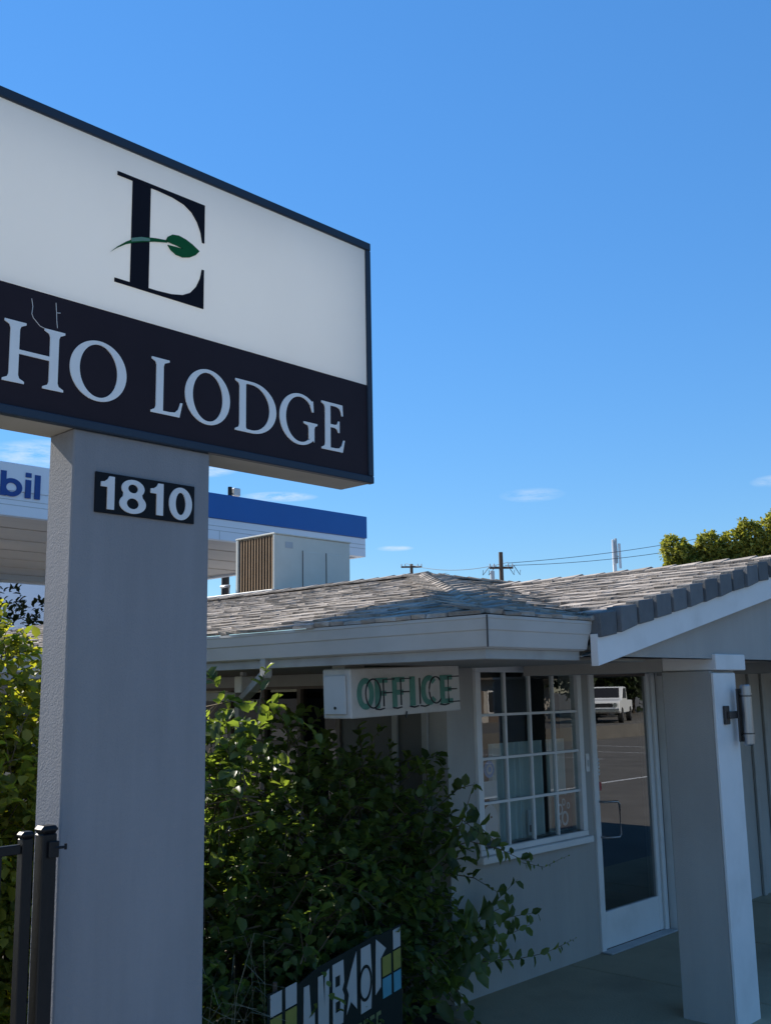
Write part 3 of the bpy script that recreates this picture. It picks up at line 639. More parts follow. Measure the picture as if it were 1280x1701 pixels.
for ch, x_, wd_ in gl:
    sp, adv = sans(ch); o = flat('letter', mapsp(sp, wd_/adv, .165, 0, 0), 'office_green', None, (x_, -.0022, -.222), (1, 0, 0), (0, 0, 1), .003); tilt(o)
def neon(pts): tilt(MB().tube([(x_, -.045, z_) for x_, z_ in pts], .0045, 6).build('neon_tube', 'neon', None, smooth=True))
sh_ = .012
for ch, x_, wd_ in gl:      # dark tubes following each letter, standing off the face
    a_, e_ = x_+sh_+.012, x_+sh_+wd_-.006; z0_, z1_ = -.212, -.066; zm = (z0_+z1_)/2
    if ch == 'O': neon([(a, c) for a, c in ell((a_+e_)/2, zm, (e_-a_)/2, .078, 24)] + [(e_, zm)])
    elif ch == 'F': neon([(a_, z0_), (a_, z1_), (e_, z1_)]); neon([(a_, zm), (e_-.02, zm)])
    elif ch == 'I': neon([((a_+e_)/2, z0_), ((a_+e_)/2, z1_)])
    elif ch == 'C': neon([((a_+e_)/2+(e_-a_)/2*math.cos(math.radians(t)), zm+.076*math.sin(math.radians(t))) for t in range(45, 320, 18)])
    else: neon([(e_, z1_), (a_, z1_), (a_, z0_), (e_, z0_)]); neon([(a_, zm), (e_-.02, zm)])
for p_, q_ in ((.13, .20), (.27, .34), (.41, .48), (.50, .57), (.67, .75)): neon([(p_+sh_, -.222), ((p_+q_)/2+sh_, -.228), (q_+sh_, -.222)])
for x_ in (.02, .13):
    tilt(MB().box(x_ if x_ < .1 else .7, (x_ if x_ < .1 else .7)+.15, .06, .16, .0005, .045).build('hanger', 'trim', None))
tilt(MB().tube([(.42, -.01, -.272), (.42, -.01, -.285), (.43, -.01, -.25)], .005, 5).build('lead_wire', 'neon', None))

# ================================================================== WALL LAMP ON THE PORCH COLUMN
lp = thing('wall_lamp', 'brushed steel cylinder wall lamp on the white porch column board', 'lamp', (6.22, GY+.04, 1.82))
LX, LY = 6.345, 2.905
box('back_plate', 'bronze', lp, 6.185, 6.245, GY+.020, GY+.039, 1.765, 1.880, bevel=.004)
box('arm', 'bronze', lp, 6.205, LX-.01, LY+.046, GY+.021, 1.80, 1.845, bevel=.003)
box('back_shield', 'bronze', lp, LX-.044, LX+.036, LY+.036, LY+.046, 1.655, 1.985, bevel=.003)
MB().tube([(LX, LY, 1.640), (LX, LY, 2.003)], .033, 24).build('tube', 'steel', lp)
for z in (1.688, 1.702, 1.935, 1.949): MB().tube([(LX, LY, z), (LX, LY, z+.007)], .0385, 24).build('ring', 'bronze' if z in (1.702, 1.935) else 'steel', lp)
for z in (1.632, 1.998): MB().tube([(LX, LY, z), (LX, LY, z+.012)], [.024, .034] if z < 1.7 else [.034, .024], 24).build('end_cap', 'steel', lp)

# ================================================================== SMALL THINGS AT THE WINDOW AND DOOR
def disc(name, m, x, z, r, y=WY+.014, parent=None, rz=None): return flat(name, [ell(0, 0, r, rz or r, 28)], m, parent, (x, y, z), ux, uz, .003)
t = disc('window_sticker', 'sticker_blue', 5.845, 1.455, .058); tag(t, 'round blue sticker on the grid window left column', 'sticker')
o = disc('sticker_ring', 'paper', 5.845, 1.455, .034, WY+.0108, t)
o = disc('sticker_dot', 'sticker_blue', 5.845, 1.455, .018, WY+.0095, t)
t = box('paper_notice', 'paper', None, 5.775, 5.93, WY+.013, WY+.016, 1.255, 1.375); tag(t, 'pale blue-white notice taped below the round blue sticker', 'notice')
t = disc('window_plaque', 'paper', 5.845, 1.10, .088, WY+.018, None, .115); tag(t, 'large oval white plaque at the bottom corner of the grid window', 'plaque')
disc('plaque_print', 'poster_dark', 5.855, 1.13, .008, WY+.0148, t)
t = box('picture_card', 'paper', None, 6.36, 6.47, WY+.07, WY+.08, .95, 1.13); tag(t, 'small pale picture card standing on the inner window sill', 'card')
for i in range(4): box('card_print', 'poster_dark', t, 6.375+.02*i, 6.39+.02*i, WY+.0665, WY+.0695, .97+.01*(i % 2), 1.02+.03*((i*2) % 3))
t = thing('window_poster', 'dark red poster with pale round emblem inside the grid window', 'poster', (6.74, WY+.05, .95))
box('sheet', 'poster_dark', t, 6.66, 6.90, WY+.05, WY+.055, .95, 1.20)
for x_, z_, r_ in ((6.74, 1.10, .035), (6.80, 1.03, .045), (6.72, 1.00, .025), (6.85, 1.12, .02), (6.79, 1.15, .022)): flat('emblem', [ell(0, 0, r_, r_*1.2), ell(0, 0, r_*.6, r_*.8)], 'paper', t, (x_, WY+.047, z_), ux, uz, .003)
t = thing('door_bell', 'small white doorbell plate on the wall beside the door', 'doorbell', (7.06, WY, 1.4))
box('plate', 'white_trim', t, 7.04, 7.085, WY-.014, WY-.001, 1.36, 1.50, bevel=.004); box('button', 'galv', t, 7.053, 7.072, WY-.019, WY-.0145, 1.40, 1.45, bevel=.003)
t = thing('door_decal', 'narrow strip of dark and red stickers on the door glass edge', 'sticker', (7.25, WY, 1.25))
for i in range(5): flat('dot', [ell(0, 0, .009, .011, 14)], 'paper', t, (7.262, WY+.0165, 1.44-.028*i), ux, uz, .003)
box('red_label', 'sticker_red', t, 7.235, 7.285, WY+.015, WY+.018, 1.20, 1.265)
t = thing('flood_light', 'small white box light hung below the soffit by the shrub', 'lamp', (4.35, 5.46, 2.14))
box('housing', 'white_trim', t, 4.33, 4.43, 5.455, 5.535, 2.015, 2.125, bevel=.006); box('bracket', 'galv', t, 4.36, 4.39, 5.48, 5.51, 2.126, 2.150)
t = box('trellis_rail', 'trim', None, 4.55, 4.62, 5.80, 9.5, 1.96, 2.02, bevel=.004); tag(t, 'pale timber rail behind the sunlit top of the shrub', 'rail')

# ================================================================== ROOFTOP UNIT
hv = thing('rooftop_unit', 'grey-green rooftop cooling unit with brown louvered side', 'air conditioner', (7.7, 8.8, 3.0))
hx0, hx1, hy0, hy1, hz0, hz1 = 7.2, 8.36, 8.52, 9.18, 3.125, 3.735
b = MB().box(hx0+.03, hx1, hy0, hy1, hz0, hz1); b.build('casing', 'hvac', hv, bevel=.006)
box('top_lid', 'hvac', hv, hx0-.006, hx1+.012, hy0-.012, hy1+.012, hz1+.0005, hz1+.016, bevel=.003)
box('corner_trim', 'hvac', hv, hx0-.003, hx0+.029, hy0-.004, hy0+.018, hz0, hz1, bevel=.003); box('corner_trim', 'hvac', hv, hx0-.003, hx0+.029, hy1-.03, hy1+.004, hz0, hz1, bevel=.003)
box('louver_back', 'truck_dark', hv, hx0+.018, hx0+.0295, hy0+.018, hy1-.03, hz0+.01, hz1-.01)
for i in range(12):
    y = hy0+.03+i*(.585/12); MB().hexa([(hx0, y, hz0+.012), (hx0+.006, y-.004, hz0+.012), (hx0+.018, y+.030, hz0+.012), (hx0+.010, y+.034, hz0+.012), (hx0, y, hz1-.015), (hx0+.006, y-.004, hz1-.015), (hx0+.018, y+.030, hz1-.015), (hx0+.010, y+.034, hz1-.015)]).build('louver', 'louver', hv)
for x in (7.62, 7.98): box('access_panel', 'hvac', hv, x, x+.25, hy0-.009, hy0-.0005, hz0+.03, hz1-.16, bevel=.003)
for x in (7.612, 7.972): box('panel_seam', 'bronze', hv, x, x+.008, hy0-.006, hy0-.0006, hz0+.0, hz1-.15)
box('base_rail', 'galv', hv, hx0-.05, hx1+.05, hy0-.03, hy1+.62, hz0-.085, hz0-.001, bevel=.004)
MB().tube([(hx0-.02, hy1+.1, hz0-.03), (hx0-.02, hy1+.1, hz0+.10), (hx0-.02, hy1+.25, hz0+.10)], .018, 8).build('pipe', 'galv', hv, smooth=True)
box('label_plate', 'galv', hv, hx0+.16, hx0+.27, hy0-.003, hy0-.0005, hz1-.14, hz1-.07)
for x in (hx0+.05, hx1-.1): box('curb', 'galv', hv, x, x+.06, hy0, hy1, 2.75, hz0-.0855)

# ================================================================== IRON FENCE AND GATE
fe = thing('iron_fence', 'black iron fence panel running off beside the sign column', 'fence', (1.7, 3.45, 0))
for x in (1.800,): 
    box('post', 'black_iron', fe, x-.020, x+.020, 3.43, 3.47, -.1, 1.525, bevel=.003); box('post_cap', 'black_iron', fe, x-.025, x+.025, 3.425, 3.475, 1.5255, 1.548, bevel=.009)
for z in (1.475, .25): box('rail', 'black_iron', fe, -1.2, 1.779, 3.437, 3.463, z, z+.032, bevel=.003)
for i in range(26): 
    x = 1.705-i*.112; box('picket', 'black_iron', fe, x-.008, x+.008, 3.442, 3.458, .05, 1.4745)
gp = thing('gate_post', 'thick black iron gate post with latch touching the sign column', 'post', (1.872, 3.44, 0))
box('post', 'black_iron', gp, 1.843, 1.899, 3.412, 3.468, -.1, 1.535, bevel=.004); box('post_cap', 'black_iron', gp, 1.838, 1.904, 3.407, 3.473, 1.5355, 1.562, bevel=.011)
MB().tube([(1.868, 3.405, 1.49), (1.90, 3.40, 1.487), (1.925, 3.40, 1.487)], .0055, 6).build('latch_bar', 'black_iron', gp); MB().tube([(1.925, 3.40, 1.478), (1.925, 3.40, 1.498)], .0055, 6).build('latch_bar', 'black_iron', gp)
MB().box(1.862, 1.90, 3.398, 3.411, 1.455, 1.51).build('latch_box', 'black_iron', gp, bevel=.002)

# ================================================================== BANNER UNDER THE SHRUB
bn = thing('yard_banner', 'dark green banner with blocky pale letters and coloured squares under the shrub', 'banner', (4.0, 4.12, .3))
BO, BU = Vector((3.44, 4.10, .555)), Vector((.985, .02, .165)).normalized(); BN = Vector((0, 0, 1))   # top edge climbs away from the viewer
def bnr(name, m, sp, dep=.004, off=.0): return flat(name, mapsp(sp, 1.0, 1.3, 0, 0), m, bn, tuple(BO+Vector((0, -off, 0))), tuple(BU), (0, 0, 1), dep)
bnr('cloth', 'banner_dark', [[(-.012, -.50), (.975, -.50), (.975, .008), (.80, .008), (.78, .016), (.32, .01), (.20, -.012), (-.012, .008)]], .006, 0)
def q(a, b_, c, d): return [(a, c), (b_, c), (b_, d), (a, d)]
for a in (0, .10):
    for k, mm in enumerate(('banner_white', 'banner_olive', 'banner_blue')): bnr('square', mm, [q(a, a+.075, -.085*(k+1)+.008, -.085*k)], .003, .006)
for k, mm in enumerate(('banner_white', 'banner_olive', 'banner_blue')): bnr('square', mm, [q(.905, .965, -.085*(k+1)+.008, -.085*k)], .003, .006)
for k, mm in enumerate(('banner_olive', 'banner_blue')): bnr('square', mm, [q(.815, .885, -.085*(k+2)+.008, -.085*(k+1))], .003, .006)
bz = -.245
def L_(sp): bnr('letter', 'banner_white', sp, .003, .006)
L_([[(.22, bz), (.30, bz), (.30, bz+.10), (.275, bz+.09), (.262, bz+.21), (.225, bz+.21)]])
L_([[(.325, bz), (.40, bz), (.405, bz+.23), (.375, bz+.22), (.37, bz+.10), (.36, bz+.22), (.325, bz+.22)]])
L_([[(.43, bz), (.505, bz), (.515, bz+.10), (.50, bz+.125), (.515, bz+.15), (.51, bz+.235), (.43, bz+.235)], q(.45, .485, bz+.05, bz+.09), q(.45, .485, bz+.145, bz+.185)])
L_([[(.53, bz+.02), (.565, bz+.06), (.61, bz+.02), (.61, bz+.24), (.57, bz+.18), (.535, bz+.12), (.55, bz+.09)]])
L_([[(.64, bz-.01), (.72, bz-.01), (.73, bz+.10), (.72, bz+.24), (.645, bz+.24)]])
bnr('letter_ring', 'banner_dark', [ell(.675, bz+.10, .05, .07), ell(.675, bz+.10, .040, .058)], .003, .010)
L_([[(.755, bz+.03), (.80, bz+.05), (.80, bz+.16), (.845, bz+.19), (.765, bz+.245)]])
for i, a in enumerate((.56, .61, .66, .71, .76)): bnr('small_letter', 'banner_text', [[(a, bz-.10), (a+.035, bz-.10), (a+.035, bz-.085), (a+.012, bz-.085), (a+.012, bz-.055), (a+.035, bz-.055), (a+.035, bz-.04), (a, bz-.04)]], .003, .006)
for x in (3.5, 4.4): 
    MB().tube([(x, 4.13, -.1), (x, 4.13, .6)], .012, 6).build('stake', 'wood_pole', bn)
# brick edging of the bed
edg = thing('brick_edging', 'low row of red bricks edging the bed at the wall foot', 'edging', (4.6, 4.3, 0))
for i in range(5):
    x = 4.05+i*.155; MB().box(x, x+.145, 3.98, 4.08, -.06, .10+random.uniform(-.006, .006)).build('brick', 'brick', edg, bevel=.006)

# ================================================================== SHRUB BESIDE THE OFFICE
sh = thing('office_shrub', 'large dark leafy shrub between sign column and office window', 'shrub', (4.3, 4.9, -.03))
lob = [((4.35, 5.0, .95), (.95, .62, .90)), ((4.50, 4.78, 1.08), (.52, .42, .42)), ((4.2, 4.6, .85), (.65, .38, .6)), ((3.7, 4.9, .6), (.5, .45, .6)), ((3.78, 5.2, .95), (.42, .40, .42)), ((4.95, 4.68, 1.0), (.38, .42, .62)), ((4.1, 4.75, .45), (.95, .5, .45)), ((4.6, 4.75, .5), (.75, .48, .5)), ((3.55, 5.2, .7), (.45, .45, .5)), ((3.60, 4.82, 1.55), (.20, .24, .34)), ((3.58, 4.50, 1.42), (.15, .18, .24)), ((3.60, 4.78, 1.95), (.10, .12, .14)), ((3.62, 4.40, 1.92), (.07, .08, .12)), ((3.55, 4.9, 1.3), (.2, .2, .25)), ((3.62, 4.62, 1.62), (.12, .14, .2)), ((3.72, 4.15, .74), (.25, .05, .06)), ((4.25, 4.18, .84), (.2, .05, .06))]
keep = lambda p: (p[:, 0] < WX-.12) & (p[:, 2] > .0)
P_, A_, N_, L_a, tw = twig_cloud(lob, 2250, 8, .24, .064, .45, keep)
k = ~((P_[:, 0] > WX-.03) & (P_[:, 1] > WY-.03)) & (P_[:, 2] > -.02)
o = link('foliage', leaves_mesh('foliage', P_[k], A_[k], N_[k], L_a[k], L_a[k]*.78), 'leaf_bush', sh); stuff(o)
o = twigs_mb(tw, 2).build('twigs', 'twig', sh); stuff(o)
for i in range(9):
    a = random.uniform(0, 6.28); bx, by = 4.35+.35*math.cos(a), 4.95+.22*math.sin(a); c, r = lob[i % len(lob)]
    tgt = Vector(c)+Vector((random.uniform(-.3, .3), random.uniform(-.2, .2), r[2]*.5)); mid = (Vector((bx, by, 0))+tgt)/2+Vector((random.uniform(-.1, .1), random.uniform(-.1, .1), .1))
    MB().tube([(bx, by, -.05), mid, tgt], [.022, .015, .006], 7, False).build('stem', 'bark', sh, smooth=True)
# sprays reaching out across the front wall: every leaf a piece of its own
lm = []
for i in range(4):
    me = leaves_mesh('leaf', np.zeros((1, 3)), np.array([[0, 1., 0]]), np.array([[0, 0, 1.]]), np.array([1.]), np.array([.5+.04*i]), .12+.04*i); me.materials.append(M['leaf_bush']); lm.append(me)
def spray(pts, nlf, size, w0=.0045):
    pts = [Vector(p) for p in pts]; MB().tube(pts, [w0*(1-.75*i/(len(pts)-1)) for i in range(len(pts))], 5, False).build('branch', 'twig', sh)
    seg = [(q_-p_).length for p_, q_ in zip(pts, pts[1:])]; tot = sum(seg)
    for i in range(nlf):
        s = tot*(i+.6)/nlf; j = 0
        while j < len(seg)-1 and s > seg[j]: s -= seg[j]; j += 1
        d = (pts[j+1]-pts[j]).normalized(); p = pts[j]+d*s
        sd_ = Vector((random.uniform(-.35, .35), random.uniform(-.5, .35), (1 if i % 2 else -1)*random.uniform(.45, 1.0)-.25)); ax = (d*.55+sd_).normalized()
        no = Vector((random.uniform(-.4, .4), -1+random.uniform(-.3, .5), random.uniform(-.1, .9))); bb = no.cross(ax).normalized(); no = ax.cross(bb)
        l_ = 1.3*size*(1.15-.75*i/nlf)*random.uniform(.75, 1.2)
        o = bpy.data.objects.new('leaf', lm[i % 4]); COL.objects.link(o); setpar(o, sh)
        o.matrix_basis = Matrix(((bb.x*l_, ax.x*l_, no.x*l_, p.x), (bb.y*l_, ax.y*l_, no.y*l_, p.y), (bb.z*l_, ax.z*l_, no.z*l_, p.z), (0, 0, 0, 1)))
Ys = 4.30
spray([(4.95, 4.45, .98), (5.25, Ys, 1.06), (5.55, Ys, .98), (5.80, Ys, .88), (5.92, Ys, .85)], 18, .115); spray([(5.05, 4.4, 1.12), (5.30, Ys, 1.18), (5.50, Ys, 1.04), (5.62, Ys, .95)], 11, .11)
spray([(5.80, Ys, .86), (6.05, Ys, .80), (6.25, Ys, .83), (6.36, Ys, .84)], 12, .028, .002)
spray([(4.95, 4.4, .36), (5.20, Ys, .50), (5.50, Ys, .66), (5.74, Ys, .76)], 15, .13); spray([(4.95, 4.45, .40), (5.30, Ys, .50), (5.65, Ys, .54), (5.97, Ys, .52)], 17, .12)
spray([(4.95, 4.4, .25), (5.3, Ys, .40), (5.58, Ys, .43), (5.85, Ys-.03, .47)], 16, .13); spray([(5.0, 4.4, .32), (5.35, Ys, .32), (5.7, Ys, .27), (6.0, Ys, .25), (6.2, Ys, .26)], 17, .10)
spray([(4.95, 4.4, .45), (5.2, Ys, .58), (5.45, Ys, .60), (5.66, Ys, .62)], 14, .12); spray([(4.9, 4.35, .9), (5.1, Ys, 1.05), (5.25, Ys, 1.30), (5.32, Ys, 1.42)], 11, .075)
spray([(4.95, 4.4, .15), (5.2, Ys, .28), (5.42, Ys, .30), (5.6, Ys-.02, .34)], 13, .12)
spray([(4.9, 4.4, 1.1), (5.05, 4.4, 1.35), (5.2, 4.4, 1.46)], 8, .065); spray([(6.18, Ys, .26), (6.30, Ys, .27), (6.40, Ys, .28)], 6, .024, .002)
# dry grass at the shrub's foot
b = MB()
for i in range(46):
    x, y = random.uniform(2.95, 3.5), random.uniform(4.05, 4.4); h = random.uniform(.35, .85); a = random.uniform(0, 6.28); r_ = random.uniform(.1, .4)
    b.tube([(x, y, -.03), (x+.25*r_*math.cos(a), y+.25*r_*math.sin(a), h*.7), (x+.6*r_*math.cos(a), y+.6*r_*math.sin(a), h), (x+1.1*r_*math.cos(a), y+1.1*r_*math.sin(a), h*.93)], .0011, 3, False)
o = b.build('dry_grass', 'dry'); stuff(o); tag(o, 'thin dry grass stalks at the foot of the shrub', 'grass')
# ================================================================== SUNLIT HEDGE BEHIND THE FENCE
hg = thing('hedge', 'sunlit yellow-green hedge behind the black iron fence', 'hedge', (1.8, 5.6, -.03))
lob = [((x, 5.75+.12*math.sin(x*3), .55), (.6, .55, .75)) for x in np.arange(1.5, 3.15, .33)] + [((x, 5.9+.1*math.cos(x*4), 1.30), (.5, .5, .62)) for x in np.arange(1.5, 3.12, .33)] + [((x, 6.15, 1.98+.06*math.sin(x*5)), (.40, .35, .48)) for x in np.arange(1.6, 3.0, .3)]
P_, A_, N_, L_a, tw = twig_cloud(lob, 6600, 7, .20, .064, .55, lambda p: p[:, 2] > 0)
o = link('foliage', leaves_mesh('foliage', P_, A_, N_, L_a, L_a*.75), 'leaf_hedge', hg); stuff(o)
o = twigs_mb(tw, 4).build('twigs', 'twig', hg); stuff(o)
for i in range(7): MB().tube([(.4+i*.42, 5.8, -.05), (.45+i*.42, 5.85, .6), (.4+i*.42+random.uniform(-.1, .1), 5.9, 1.3)], [.03, .02, .01], 6, False).build('stem', 'bark', hg)

# ================================================================== FILLING STATION
cn = thing('station_canopy', 'filling station canopy with blue band and white fascia', 'canopy', (10, 23, 0))
CX0, CX1, CY0, CY1, CZ0, CZ1 = -2.0, 18.22, 18.0, 28.6, 5.37, 6.38
BLX = 10.2      # the blue band starts right of the name panel
box('fascia', 'canopy_white', cn, CX0, CX1, CY0, CY0+.16, CZ0, CZ0+.47, bevel=.01)
box('name_panel', 'canopy_white', cn, CX0, BLX, CY0-.012, CY0+.158, CZ0+.471, CZ1, bevel=.01)
box('blue_band', 'canopy_blue', cn, BLX+.002, CX1+.03, CY0-.03, CY0+.15, CZ0+.471, CZ1+.02, bevel=.01)
for x0_, x1_, y0_, y1_ in ((CX1-.16, CX1, CY0+.161, CY1), (CX0, CX0+.16, CY0+.161, CY1)): box('fascia', 'canopy_white', cn, x0_, x1_, y0_, y1_, CZ0, CZ1-.01)
box('fascia', 'canopy_white', cn, CX0, CX1, CY1+.001, CY1+.16, CZ0, CZ1-.01); box('roof', 'galv', cn, CX0+.17, CX1-.17, CY0+.17, CY1, CZ1-.2, CZ1-.15)
ny = 14
for i in range(ny):
    y0_ = CY0+.165+(CY1-CY0-.17)*i/ny; y1_ = CY0+.165+(CY1-CY0-.17)*(i+1)/ny; dz = .015*(i % 2)
    box('soffit_panel', 'canopy_soffit', cn, CX0+.17, CX1-.17, y0_+.02, y1_-.02, CZ0+.05+dz, CZ0+.09+dz)
box('soffit_back', 'truck_dark', cn, CX0+.17, CX1-.17, CY0+.17, CY1-.01, CZ0+.12, CZ0+.14)
for z in (CZ0+.30, CZ0+.20): box('seam', 'galv', cn, CX0+.01, CX1-.01, CY0-.004, CY0-.0005, z, z+.012)
for x in np.arange(-1, 18, 1.83): box('panel_joint', 'galv', cn, x, x+.014, CY0-.0035, CY0-.0002, CZ0+.01, CZ0+.199)
for x, y in ((9.6, 21.5), (16.2, 25.6), (3, 21.5), (3, 25.6)): box('column', 'canopy_white', cn, x-.16, x+.16, y-.16, y+.16, -.04, CZ0+.049, bevel=.01)
for ch, x, m in (('M', 7.42, 'canopy_letter'), ('o', 8.10, 'canopy_red'), ('b', 8.585, 'canopy_letter'), ('i', 9.075, 'canopy_letter'), ('l', 9.262, 'canopy_letter')):
    sp, adv = sans(ch); flat('letter', mapsp(sp, .58, .47 if ch != 'i' else .49, 0, 0), m, cn, (x, CY0-.022, 5.735), ux, uz, .016)
t = thing('canopy_floodlight', 'small dark floodlight bracket standing on the blue canopy edge', 'floodlight', (17.0, 22, 6.2))
MB().tube([(17.02, 22, 6.18), (17.02, 22, 7.62)], .06, 8).build('pole', 'black_iron', t); box('lamp_head', 'galv', t, 17.1, 17.32, 21.9, 22.05, 7.38, 7.6, bevel=.02); MB().tube([(17.02, 22, 7.45), (17.15, 22, 7.45)], .02, 6).build('arm', 'black_iron', t)
st = thing('station_shop', 'beige shop building beneath the far side of the canopy', 'building', (15, 34, 0))
box('wall', 'beige', st, -2, 24, 34, 42, -.04, 6.8); box('parapet', 'canopy_white', st, -2.1, 24.1, 33.7, 33.99, 3.2, 6.9, bevel=.02)
for x in (14.2, 16.6, 19): 
    f_ = box('window', 'brown_frame', st, x, x+1.8, 33.93, 33.99, .8, 2.8); MB().poly([(x+.08, 33.92, .88), (x+1.72, 33.92, .88), (x+1.72, 33.92, 2.72), (x+.08, 33.92, 2.72)]).build('pane', 'glass_side', f_)
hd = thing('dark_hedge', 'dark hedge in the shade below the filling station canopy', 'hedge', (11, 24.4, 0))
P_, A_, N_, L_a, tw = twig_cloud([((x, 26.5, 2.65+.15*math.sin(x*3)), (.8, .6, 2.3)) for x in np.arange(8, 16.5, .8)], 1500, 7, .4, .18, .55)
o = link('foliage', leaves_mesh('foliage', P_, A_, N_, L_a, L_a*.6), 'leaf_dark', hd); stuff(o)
t = thing('service_pole', 'dark post standing below the canopy beside the rooftop unit', 'pole', (21.5, 28, 0)); MB().tube([(21.5, 28, -.1), (21.5, 28, 7.2)], [.16, .13], 10).build('shaft', 'wood_pole', t); box('bracket', 'galv', t, 21.36, 21.64, 27.86, 28.14, 5.1, 5.22)

# ================================================================== POLES, WIRES, MAST
def pole(name, label, x, y, top, arms, hw):
    t = thing(name, label, 'utility pole', (x, y, 0), None); MB().tube([(x, y, -.2), (x, y, top)], [.17, .12], 8).build('shaft', 'wood_pole', t)
    d = Vector((.72, -.69, 0))
    for z in arms:
        a = Vector((x, y, z)); MB().tube([a-d*hw, a+d*hw], .07, 4).build('crossarm', 'wood_pole', t)
        for s in (-.95, -.6, .6, .95): MB().tube([a+d*hw*s, a+d*hw*s+Vector((0, 0, .24))], [.05, .035], 6).build('insulator', 'galv', t)
    return t
pole('utility_pole', 'utility pole whose crossarm just clears the hip roof peak', 59.0, 53.3, 11.85, (11.62,), .82)
t = pole('utility_pole', 'taller utility pole with crossarm and hanging leads above the gable valley', 47.9, 36.2, 10.0, (9.08,), .70)
MB().tube([(47.55, 36.6, 8.9), (47.55, 36.6, 8.3)], .13, 8).build('transformer', 'galv', t)
for s in (-.65, -.3, .4, .75):
    c = Vector((47.9+.72*s, 36.2-.69*s, 9.2)); e = c+Vector((.72, -.69, 0))*(.35 if s > 0 else -.45)
    MB().tube([c, e+Vector((0, 0, -.55)), e+Vector((.05, 0, -.25))], .02, 4).build('lead', 'wire', t)
def wire(label, a, c, sag):
    a, c = Vector(a), Vector(c); pts = [a.lerp(c, i/14)-Vector((0, 0, sag*4*(i/14)*(1-i/14))) for i in range(15)]
    tag(MB().tube(pts, .016, 4, False).build('overhead_wire', 'wire'), label, 'wire', 'overhead wires')
wire('overhead wire from the taller pole towards the trees, upper one', (48.2, 35.9, 9.35), (66, 27.5, 12.6), .35); wire('overhead wire from the taller pole towards the trees, lower one', (48.0, 36.0, 9.2), (66, 27.5, 12.1), .5)
wire('overhead wire between the two utility poles', (58.7, 53.6, 11.9), (48.2, 35.9, 9.4), .5)
t = thing('antenna_mast', 'white antenna mast rising behind the gable roof', 'mast', (78.6, 47, 0)); MB().tube([(78.6, 47, -.2), (78.6, 47, 14.7)], [.3, .16], 10).build('mast', 'antenna', t)
for i, (dx, dz) in enumerate(((-.24, 0), (.0, .1), (.30, -.35))): 
    box('antenna_panel', 'antenna' if i != 1 else 'galv', t, 78.6+.69*dx-.11, 78.6+.69*dx+.11, 46.7-.72*dx, 46.85-.72*dx, 12.7+dz, 14.9+dz, bevel=.02); MB().tube([(78.6, 47, 13.4), (78.6+.69*dx, 46.8-.72*dx, 13.4)], .04, 6).build('bracket', 'wood_pole', t)

# ================================================================== TREES
def tree(name, label, x, y, h, lobes, n, leaf, m, group=None, up=.35):
    t = thing(name, label, 'tree', (x, y, -.16), group)
    lobes = list(lobes) + [((a+random.uniform(-1, 1)*r[0], b_+random.uniform(-1, 1)*r[1], c+random.uniform(-.9, .75)*r[2]), tuple(q_*random.uniform(.25, .5) for q_ in r)) for (a, b_, c), r in lobes for _ in range(3)]
    P_, A_, N_, L_a, tw = twig_cloud([((x+a, y+b_, c), r) for (a, b_, c), r in lobes], n, 7, leaf*1.5, leaf, .55, None, up)
    o = link('crown', leaves_mesh('crown', P_, A_, N_, L_a, L_a*.7), m, t); stuff(o)
    MB().tube([(x, y, -.2), (x+.1, y, h*.35), (x, y+.1, h*.8)], [h*.03, h*.02, h*.008], 9, False).build('trunk', 'bark', t, smooth=True)
    for (a, b_, c), r in lobes[:5]: MB().tube([(x, y, h*.4), (x+a*.5, y+b_*.5, (c+h*.4)/2+.2), (x+a, y+b_, c)], [h*.012, h*.008, h*.003], 6, False).build('limb', 'bark', t)
    return t
d = Vector((.69, -.72))      # along the picture, left to right
def clumps(spec):            # (offset along the row, depth offset, z, radius)
    return [((d.x*s+.72*q_, d.y*s+.69*q_, z), (r, r, r*1.15)) for s, q_, z, r in spec]
tree('street_tree', 'leftmost big round-clumped tree beyond the gable roof', 41.9, 20.9, 8.2, clumps([(-1.0, 0, 8.0, .50), (-.85, .1, 7.35, .45), (-.45, .3, 7.7, .45), (-.55, 0, 7.0, .5), (.1, .3, 7.2, .55), (-.2, .6, 6.8, .6)]), 1900, .13, 'leaf_tree', 'trees beyond the roof')
tree('street_tree', 'second clumped tree beyond the gable roof, touching the leftmost one', 42.6, 20.1, 8.6, clumps([(-.55, 0, 8.2, .45), (-.2, .1, 7.6, .5), (.05, -.2, 7.0, .5), (.25, .2, 7.3, .55), (-.4, .3, 7.2, .5)]), 1900, .13, 'leaf_tree', 'trees beyond the roof')
tree('street_tree', 'third clumped tree beyond the gable roof with yellowish top', 43.3, 19.2, 8.8, clumps([(-.6, 0, 8.15, .50), (.1, 0, 8.45, .58), (.2, .2, 7.7, .6), (-.3, .3, 7.6, .55), (-.15, 0, 7.1, .5), (.5, .2, 7.3, .5)]), 1900, .13, 'leaf_tree', 'trees beyond the roof')
tree('street_tree', 'tallest tree beyond the roof at the right picture edge', 44.5, 18.1, 9.4, clumps([(-.6, 0, 8.6, .62), (.1, 0, 8.9, .70), (.9, .1, 8.8, .8), (-.3, .1, 7.8, .65), (.5, .2, 7.8, .8), (-.5, .3, 7.2, .6), (1.6, 0, 8.4, .8)]), 2600, .14, 'leaf_tree', 'trees beyond the roof')
tree('young_tree', 'small pointed treetop left of the clumped trees above the roof', 40.7, 21.7, 7.0, clumps([(0, 0, 6.95, .22), (-.12, 0, 6.6, .3), (.2, 0, 6.55, .3), (0, 0, 6.2, .4)]), 420, .11, 'leaf_tree')

